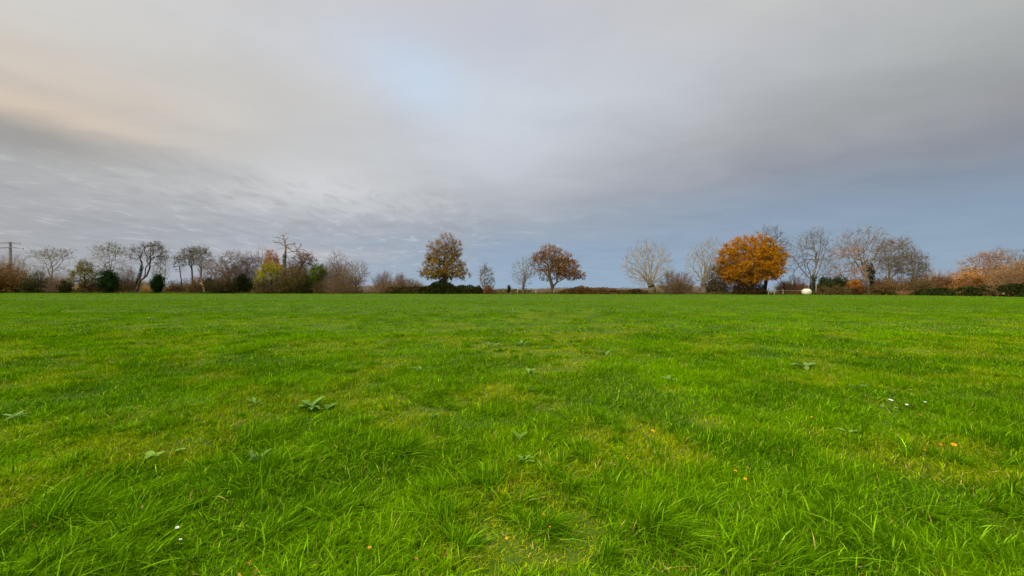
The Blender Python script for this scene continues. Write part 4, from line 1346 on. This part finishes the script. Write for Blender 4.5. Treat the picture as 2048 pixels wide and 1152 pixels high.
for (va, ul, ur, sag) in ((486, -4, 43.5, .10), (495.6, -11, 50, .22)):
    mb = MB()
    za = CAMH + (576 - va) * s + .2
    for sg, uu in ((-1, ul), (1, ur)):
        xe = (uu - 20.5) * s
        xs = np.linspace(.0, xe, 5)
        hh = np.linspace(.20, .08, 5)
        dp = -sag * np.linspace(0, 1, 5) ** 2 * 1.6
        for i in range(4):
            v = [(x, y, za + d + q * h) for (x, h, d) in ((xs[i], hh[i], dp[i]), (xs[i + 1], hh[i + 1], dp[i + 1])) for y in (-.42, -.22) for q in (-1, 1)]
            mb.add(v, [[0, 1, 3, 2], [4, 6, 7, 5], [0, 4, 5, 1], [2, 3, 7, 6], [0, 2, 6, 4], [1, 5, 7, 3]], (.13, .12, .13))
    arm = mb.build('crossarm', MAT_STEEL, pole, smooth=False)
    for sg, uu in ((-1, ul), (1, ur)):
        mb = MB()
        xe = (uu - 20.5) * s * .97
        zi = za - sag * 1.6
        prof = [(.03, 0), (.10, -.08), (.04, -.12), (.12, -.22), (.04, -.26), (.12, -.36), (.03, -.45)]
        ring = []
        for r_, z_ in prof:
            for q in range(10):
                ring.append((xe + r_ * math.cos(q * PI / 5), -.32 + r_ * math.sin(q * PI / 5), zi + z_))
        fr = [[i * 10 + q, i * 10 + (q + 1) % 10, (i + 1) * 10 + (q + 1) % 10, (i + 1) * 10 + q] for i in range(len(prof) - 1) for q in range(10)]
        mb.add(ring, fr, (.12, .10, .09))
        mb.build('insulator', MAT_STEEL, arm)


def post_mesh(h, r, lean, rng, col=(.34, .30, .24)):
    mb = MB()
    k = 7
    vv = []
    lv = [(0, 1), (h * .5, .95), (h - .06, .92), (h, .7)]
    for z, f in lv:
        for q in range(k):
            a = q * 2 * PI / k
            vv.append((r * f * math.cos(a) + lean * z, r * f * math.sin(a), z))
    ff = [[i * k + q, i * k + (q + 1) % k, (i + 1) * k + (q + 1) % k, (i + 1) * k + q] for i in range(len(lv) - 1) for q in range(k)]
    mb.add(vv, ff, col)
    vv2 = vv[-k:] + [(lean * h, 0, h + .015)]
    mb.add(vv2, [[q, (q + 1) % k, k] for q in range(k)], col)
    return mb


rngp = np.random.default_rng(95)
for (u, vt, r, lab) in ((997, 575, .055, 'thin dark stake right of the small reddish bush'),
                        (1021.5, 573.5, .085, 'pale fence stake beside the tiny dark conifer'),
                        (1035, 577, .05, 'short thin stake just left of the slim bare pollard'),
                        (1072, 574, .085, 'pale fence stake between slim pollard and domed oak'),
                        (1107.5, 577, .06, 'pale fence stake touching the domed oak trunk'),
                        (1262, 574, .05, 'thin grey stake left of the largest round pollard'),
                        (1632, 564, .07, 'tall thin pale stake right of the white bale')):
    D = edge(u) + .7
    s = D / F
    h = CAMH + (576 - vt) * s + .2
    o = post_mesh(h, r, rngp.normal(0, .02), rngp, (.12, .10, .085) if 'dark' in lab else (.36, .31, .24)).build('fence_stake', MAT_WOOD)
    o.location = ((u - 1024) * s, D, -.2)
    tag(o, lab, 'stake', 'fence stakes along the field edge')

# rail fence
D = edge(1570) + .8
s = D / F
fb = thing('rail_fence', 'grey wooden rail fence left of the white bale', 'fence', ((1566 - 1024) * s, D, -.2))
for u, vt in ((1549, 567), (1566, 579), (1537, 580), (1603, 580)):
    h = CAMH + (576 - vt) * s + .2
    o = post_mesh(h, .085, rngp.normal(0, .015), rngp).build('post', MAT_WOOD, fb)
    o.location = ((u - 1566) * s, 0, 0)
mb = MB()
us = np.linspace(1534, 1604, 9)
pr = np.array([((u - 1566) * s, -.11, CAMH + (576 - 581.3) * s + .2 + .03 * math.sin(u)) for u in us])
tubes(mb, pr[:-1], pr[1:], .05, .05, (.25, .20, .14), 7)
mb.build('rail', MAT_WOOD, fb)

# white wrapped bale
D = edge(1613) - .9
s = D / F
X0 = (1613.3 - 1024) * s
W = 16.2 * s / 2
H = (CAMH + (576 - 578.6) * s) * .92
bale = thing('wrapped_bale', 'rounded white plastic-wrapped bale lying at the field edge', 'bale', (X0, D, -.03))
mb = MB()
nu_, nv_ = 48, 22
vv = []
for i in range(nv_ + 1):
    ph = PI / 2 - PI * i / nv_
    for j in range(nu_):
        t = j * 2 * PI / nu_
        sgn = lambda a, e: math.copysign(abs(a) ** e, a)
        x = W * sgn(math.cos(ph), .72) * sgn(math.cos(t), .85)
        y = .8 * sgn(math.cos(ph), .72) * sgn(math.sin(t), .85)
        z = .60 * H + .62 * H * sgn(math.sin(ph), .85)
        k = 1 + .012 * math.sin(9 * t + 3 * math.sin(5 * ph)) + .012 * math.sin(17 * ph + 2 * t)
        vv.append((x * k, y * k, max(z * (1 if z > 0 else .3), .0)))
ff = [[i * nu_ + j, (i + 1) * nu_ + j, (i + 1) * nu_ + (j + 1) % nu_, i * nu_ + (j + 1) % nu_] for i in range(nv_) for j in range(nu_)]
mb.add(vv, ff, (.56, .55, .38))
mb.build('wrap', MAT_WRAP, bale)
for k in range(3):
    mb = MB()
    x = (-.45 + .45 * k) * W
    ring = []
    for q in range(25):
        ph = PI * q / 24
        e = math.sqrt(max(1 - (abs(x) / W) ** 2.4, .05))
        ring.append((x + .05 * math.sin(3 * ph), -.81 * e * math.cos(ph), .55 * H + .68 * H * e * math.sin(ph) * .98))
    ring = np.array(ring)
    tubes(mb, ring[:-1], ring[1:], .012, .012, (.46, .45, .30), 5)
    mb.build('wrap_seam', MAT_WRAP, bale)


# ------------------------------------------------------------------ weeds, flowers, fallen leaves in the pasture
def leaf_mesh(L, Wd, rise, droop, col, rng, lobed=False, fold=.18):
    """a broad leaf blade along +x: 8 x 5 grid with midrib fold, wavy margin"""
    nx, ny = 9, 5
    v, c_ = [], []
    for i in range(nx):
        t = i / (nx - 1)
        wv = 1.25 * Wd * (math.sin(PI * min(1, t * .92 + .04)) ** .75) * (1 - .25 * t)
        if lobed:
            wv *= 1 + .35 * math.sin(t * 19)
        for j in range(ny):
            q = j / (ny - 1) * 2 - 1
            x = L * t * math.cos(rise * (1 - .4 * t))
            z = L * (math.sin(rise) * t - droop * t * t) + abs(q) * wv * fold + .05 * wv * math.sin(t * 14 + q * 3) * abs(q)
            v.append((x, q * wv * .5, z))
            k = 1.25 if j == 2 else rng.uniform(.88, 1.08)
            c_.append(np.asarray(col) * k)
    f = [[i * ny + j, (i + 1) * ny + j, (i + 1) * ny + j + 1, i * ny + j + 1] for i in range(nx - 1) for j in range(ny - 1)]
    return v, f, np.array(c_)


def weed(name, label, u, v, n, L, Wd, rise, col, seed, lobed=False, cat='weed', group='broad-leaved weeds in the grass', zoff=.05):
    rng = np.random.default_rng(seed)
    X, Y = on_field(u, v)
    z = float(gz(X, Y))
    if seed > 1:
        L, Wd = L * .72, Wd * .72
    root = thing(name, label, cat, (X, Y, z), group)
    for k in range(n):
        mb = MB()
        l = L * rng.uniform(.65, 1.1)
        vv, ff, cc = leaf_mesh(l, Wd * rng.uniform(.8, 1.15) * l / L, rise * rng.uniform(.5, 1.3), rng.uniform(.1, .45), np.asarray(col) * np.array([.66, .86, .30]) * rng.uniform(.8, 1.2), rng, lobed)
        a = k * 2.4 + rng.normal(0, .35)
        vv = np.array(vv)
        vv = np.column_stack([vv[:, 0] * math.cos(a) - vv[:, 1] * math.sin(a), vv[:, 0] * math.sin(a) + vv[:, 1] * math.cos(a), vv[:, 2] + zoff * .45])
        vv[:, :2] += rng.normal(0, .012, 2)
        mb.add(vv, ff, cc)
        mb.build('leaf', MAT_WEED, root)
    return root


DOCK = (.13, .21, .07)
DOCK2 = (.10, .19, .045)
weed('dock_plant', 'largest dock rosette with upright pale leaves, left of centre', 622, 818, 11, .22, .07, 0.9, DOCK, 1, zoff=.06)
weed('dock_plant', 'small dock leaves touching the right side of the largest rosette', 655, 818, 4, .2, .08, .5, DOCK, 2)
weed('dock_plant', 'flat pale dock leaves in the left foreground grass', 300, 915, 4, .16, .10, .5, (.19, .25, .07), 3, zoff=.09)
weed('dock_plant', 'lone pale leaf pair lying right of the flat foreground dock', 346, 905, 2, .15, .07, .35, (.19, .25, .07), 4, zoff=.08)
weed('dock_plant', 'pale leafy weed standing in the middle foreground', 1043, 890, 5, .15, .07, 1.1, (.20, .27, .10), 5, zoff=.08)
weed('dock_plant', 'lower pale weed just in front of the middle standing one', 1050, 930, 6, .15, .05, .6, (.17, .25, .08), 6, True, zoff=.07)
weed('dock_plant', 'flat wide dock leaves at middle right distance', 1608, 734, 5, .42, .17, .35, (.18, .22, .09), 7, zoff=.10)
weed('dock_plant', 'flat pale dock right of centre, half hidden in grass', 1342, 768, 4, .30, .11, .35, (.17, .24, .08), 8, zoff=.09)
weed('dock_plant', 'small dull dock between the right-hand dock and the daisies', 1722, 780, 5, .24, .08, .4, (.12, .19, .06), 9, zoff=.07)
weed('dock_plant', 'single pale leaf lying beside a dark tussock on the right', 1697, 866, 2, .18, .08, .2, (.20, .25, .10), 10, zoff=.08)
weed('dock_plant', 'faint dock rosette left of the largest rosette', 512, 812, 7, .20, .05, .6, (.12, .19, .05), 11, zoff=.06)
weed('dock_plant', 'leafy weed patch nearest the bare yellow track', 1062, 752, 9, .30, .10, .6, (.14, .22, .06), 12, zoff=.05)
weed('dock_plant', 'dark-edged weed rosette left of the yellow track', 842, 742, 8, .32, .08, .5, (.13, .21, .06), 13, zoff=.05)
weed('thistle_rosette', 'farthest toothed rosette, left one in the middle distance', 985, 694, 8, .42, .10, .6, (.15, .23, .07), 14, True, zoff=.05)
weed('thistle_rosette', 'farthest toothed rosette, right one in the middle distance', 1045, 692, 9, .42, .10, .6, (.15, .23, .07), 15, True, zoff=.05)
weed('dock_plant', 'small upright weed between the toothed rosettes and flat dock', 1210, 716, 5, .32, .10, .8, (.15, .22, .07), 16, zoff=.06)
weed('clover_patch', 'low dark clover patch behind the middle foreground tussock', 868, 836, 16, .09, .06, .7, (.07, .14, .03), 17, zoff=.04)
weed('clover_patch', 'low dark weed streak across the bright yellow patch', 1062, 787, 14, .14, .05, .5, (.06, .12, .02), 18, zoff=.04)
weed('dock_plant', 'greyish leaves in the dark tussock on the left', 515, 930, 5, .18, .07, .9, (.12, .18, .08), 19, zoff=.10)
weed('dock_plant', 'pale small leaves at the far left edge of the grass', 35, 832, 5, .22, .07, .5, (.14, .2, .07), 20, zoff=.08)


def canopy(X, Y):
    return float(gz(X, Y))


def flower_mesh(kind):
    """parts: petals, centre (if any), stem; base of the stem at the origin"""
    if kind == 'dandelion':
        pt = MB()
        rng = np.random.default_rng(3)
        for ring, (rr, n, zt, cl) in enumerate(((.019, 18, .004, (.80, .42, .01)), (.014, 14, .009, (.85, .50, .01)), (.008, 9, .012, (.80, .40, .01)))):
            for k in range(n):
                a = k * 2 * PI / n + ring * .2
                d = np.array([math.cos(a), math.sin(a), 0])
                t_ = np.array([-d[1], d[0], 0])
                p = np.array([0, 0, .0])
                pt.add([p + d * .003, p + d * rr * .6 - t_ * .0022 + [0, 0, zt], p + d * rr + [0, 0, zt * .9], p + d * rr * .6 + t_ * .0022 + [0, 0, zt]], [[0, 1, 2, 3]], cl)
        return pt, None
    pt = MB()
    for k in range(18):
        a = k * 2 * PI / 18
        d = np.array([math.cos(a), math.sin(a), 0])
        t_ = np.array([-d[1], d[0], 0])
        pt.add([d * .004, d * .010 - t_ * .0022 + [0, 0, .001], d * .0135 + [0, 0, .002], d * .010 + t_ * .0022 + [0, 0, .001]], [[0, 1, 2, 3]], (.82, .82, .80))
    ce = MB()
    vv, ff = [], []
    for i in range(4):
        for q in range(10):
            r_ = .0045 * math.cos(i * PI / 7)
            vv.append((r_ * math.cos(q * PI / 5), r_ * math.sin(q * PI / 5), .0035 * math.sin(i * PI / 7)))
    for i in range(3):
        for q in range(10):
            ff.append([i * 10 + q, i * 10 + (q + 1) % 10, (i + 1) * 10 + (q + 1) % 10, (i + 1) * 10 + q])
    ce.add(vv, ff, (.75, .45, .01))
    return pt, ce


def flower_proto(kind):
    pt, ce = flower_mesh(kind)
    hgt = .11
    st_ = MB()
    tubes(st_, [(0, 0, 0), (.004, 0, hgt * .5)], [(.004, 0, hgt * .5), (0, 0, hgt)], [.0022, .0018], [.0018, .0015], (.10, .17, .04), 5)
    root = thing(kind, kind, 'flower', (0, 0, 0))
    a = pt.build('petals', MAT_PETAL, root)
    a.location = (0, 0, hgt)
    if ce:
        b = ce.build('centre', MAT_PETAL, root)
        b.location = (0, 0, hgt)
    st_.build('stem', MAT_WEED, root)
    return root


def copy_tree(o):
    r_ = o.copy()
    COL.objects.link(r_)
    for ch in o.children:
        c_ = ch.copy()
        COL.objects.link(c_)
        c_.parent = r_
    return r_


def plant_flowers(kind, group, spots):
    proto = flower_proto(kind)
    rng = np.random.default_rng(8)
    for i, (u, v, k, lab) in enumerate(spots):
        o = proto if i == 0 else copy_tree(proto)
        Y = CAMH * F / (v - 576) * .94          # the head stands above the turf
        X = (u - 1024) / F * Y
        o.location = (X, Y, float(gz(X, Y)))
        o.rotation_euler = (rng.normal(0.25, .15), rng.normal(0, .2), rng.random() * 6.28)
        o.scale = (k, k, min(k, 1.15))
        tag(o, lab, 'flower', group)


plant_flowers('dandelion', 'yellow flowers in the grass', [
    (1301, 862, 1.15, 'lone yellow dandelion right of the middle foreground weed'),
    (1246, 914, .75, 'small yellow dandelion nearer than the lone middle one'),
    (1466, 936, .9, 'yellow dandelion, left of the close trio right of centre'),
    (1488, 925, .8, 'yellow dandelion, farthest of the close trio right of centre'),
    (1490, 940, .7, 'yellow dandelion, nearest of the close trio right of centre'),
    (1522, 848, .7, 'small faint dandelion between the trio and the right dock'),
    (1624, 830, .75, 'small dandelion left of the daisies by the dark tussock'),
    (1830, 826, 1.0, 'single dandelion just right of the white daisies'),
    (1850, 897, .9, 'dandelion, left and smallest of the right-hand row of three'),
    (1876, 893, 1.2, 'dandelion, middle one of the right-hand row of three'),
    (1900, 889, 1.2, 'dandelion, right one of the right-hand row of three'),
    (1656, 900, .55, 'tiny dandelion, left of a spaced pair on the right'),
    (1685, 900, .5, 'tiny dandelion, right of a spaced pair on the right'),
    (1016, 1079, .6, 'small orange-yellow flower low in the middle foreground'),
    (736, 1092, .65, 'orange-yellow flower beside long blades left of the middle'),
    (1084, 1031, .55, 'small yellow flower, farther of two near the bottom middle'),
    (1099, 1056, .5, 'small yellow flower, nearer of two near the bottom middle')])
plant_flowers('daisy', 'white daisies in the grass', [
    (1775, 799, 2.0, 'white daisy standing alone behind the right-hand daisies'),
    (1783, 819, 1.7, 'white daisy, left of the touching pair on the right'),
    (1789, 816, 1.5, 'white daisy, right of the touching pair on the right'),
    (1757, 812, 1.1, 'small daisy left of the touching white pair'),
    (1810, 805, 1.1, 'small daisy right of the touching white pair'),
    (1830, 784, 1.1, 'faint daisy farthest back in the right-hand cluster'),
    (1851, 806, 1.0, 'faint daisy at the right end of the right-hand cluster'),
    (351, 1037, .8, 'white daisy in the left foreground, the farther of two'),
    (353, 1064, .7, 'white daisy in the left foreground, the nearer of two'),
    (295, 636, 2.4, 'white daisy far out in the left part of the field'),
    (354, 624, 2.4, 'white daisy farthest out on the left side of the field'),
    (449, 665, 1.8, 'white daisy in the middle distance on the left'),
    (929, 597, 4.0, 'white fleck of a daisy far out below the gold oak'),
    (1026, 621, 2.6, 'white daisy far out below the slim bare pollard')])


def fallen(u, v, L, col, lab, seed, curl=.5):
    rng = np.random.default_rng(seed)
    Y = CAMH * F / (v - 576) * .955
    X = (u - 1024) / F * Y
    vv, ff, cc = leaf_mesh(L * .55, L * .27, .1, .25, np.asarray(col) * .62, rng, False, fold=curl)
    vv = np.array(vv) - np.array([L / 2, 0, 0])
    mb = MB()
    mb.add(vv, ff, cc)
    # stalk
    tubes(mb, [(-L * .72, 0, .004)], [(-L * .48, 0, .0)], .0016, .0016, np.asarray(col) * .6, 4)
    o = mb.build('fallen_leaf', MAT_LEAF)
    o.location = (X, Y, float(gz(X, Y)) + .075)
    o.rotation_euler = (rng.normal(.35, .2), rng.normal(0, .3), rng.random() * 6.28)
    tag(o, lab, 'leaf', 'fallen autumn leaves in the grass')


fallen(62, 1031, .075, (.50, .34, .06), 'curled yellow fallen leaf at the left edge', 1)
fallen(285, 1010, .05, (.46, .33, .13), 'tan curled leaf right of the big pale tussock', 2)
fallen(408, 979, .045, (.42, .30, .12), 'small tan leaf beside the dark tussock on the left', 3)
fallen(491, 1121, .055, (.48, .29, .07), 'ochre curled leaf at the bottom, farthest of three', 4)
fallen(517, 1138, .05, (.50, .27, .06), 'ochre upright leaf at the bottom, rightmost of three', 5, .8)
fallen(481, 1146, .05, (.46, .33, .06), 'yellow leaf at the bottom edge, nearest of three', 6)
fallen(893, 1132, .06, (.24, .075, .03), 'reddish brown leaf at the bottom middle', 7)
fallen(834, 1135, .045, (.48, .25, .04), 'small orange leaf left of the reddish brown one', 8)
fallen(1368, 1147, .07, (.40, .17, .03), 'orange brown leaf at the bottom edge right of the middle', 9)
fallen(210, 997, .055, (.25, .10, .04), 'russet leaf at the foot of the big pale tussock', 10)
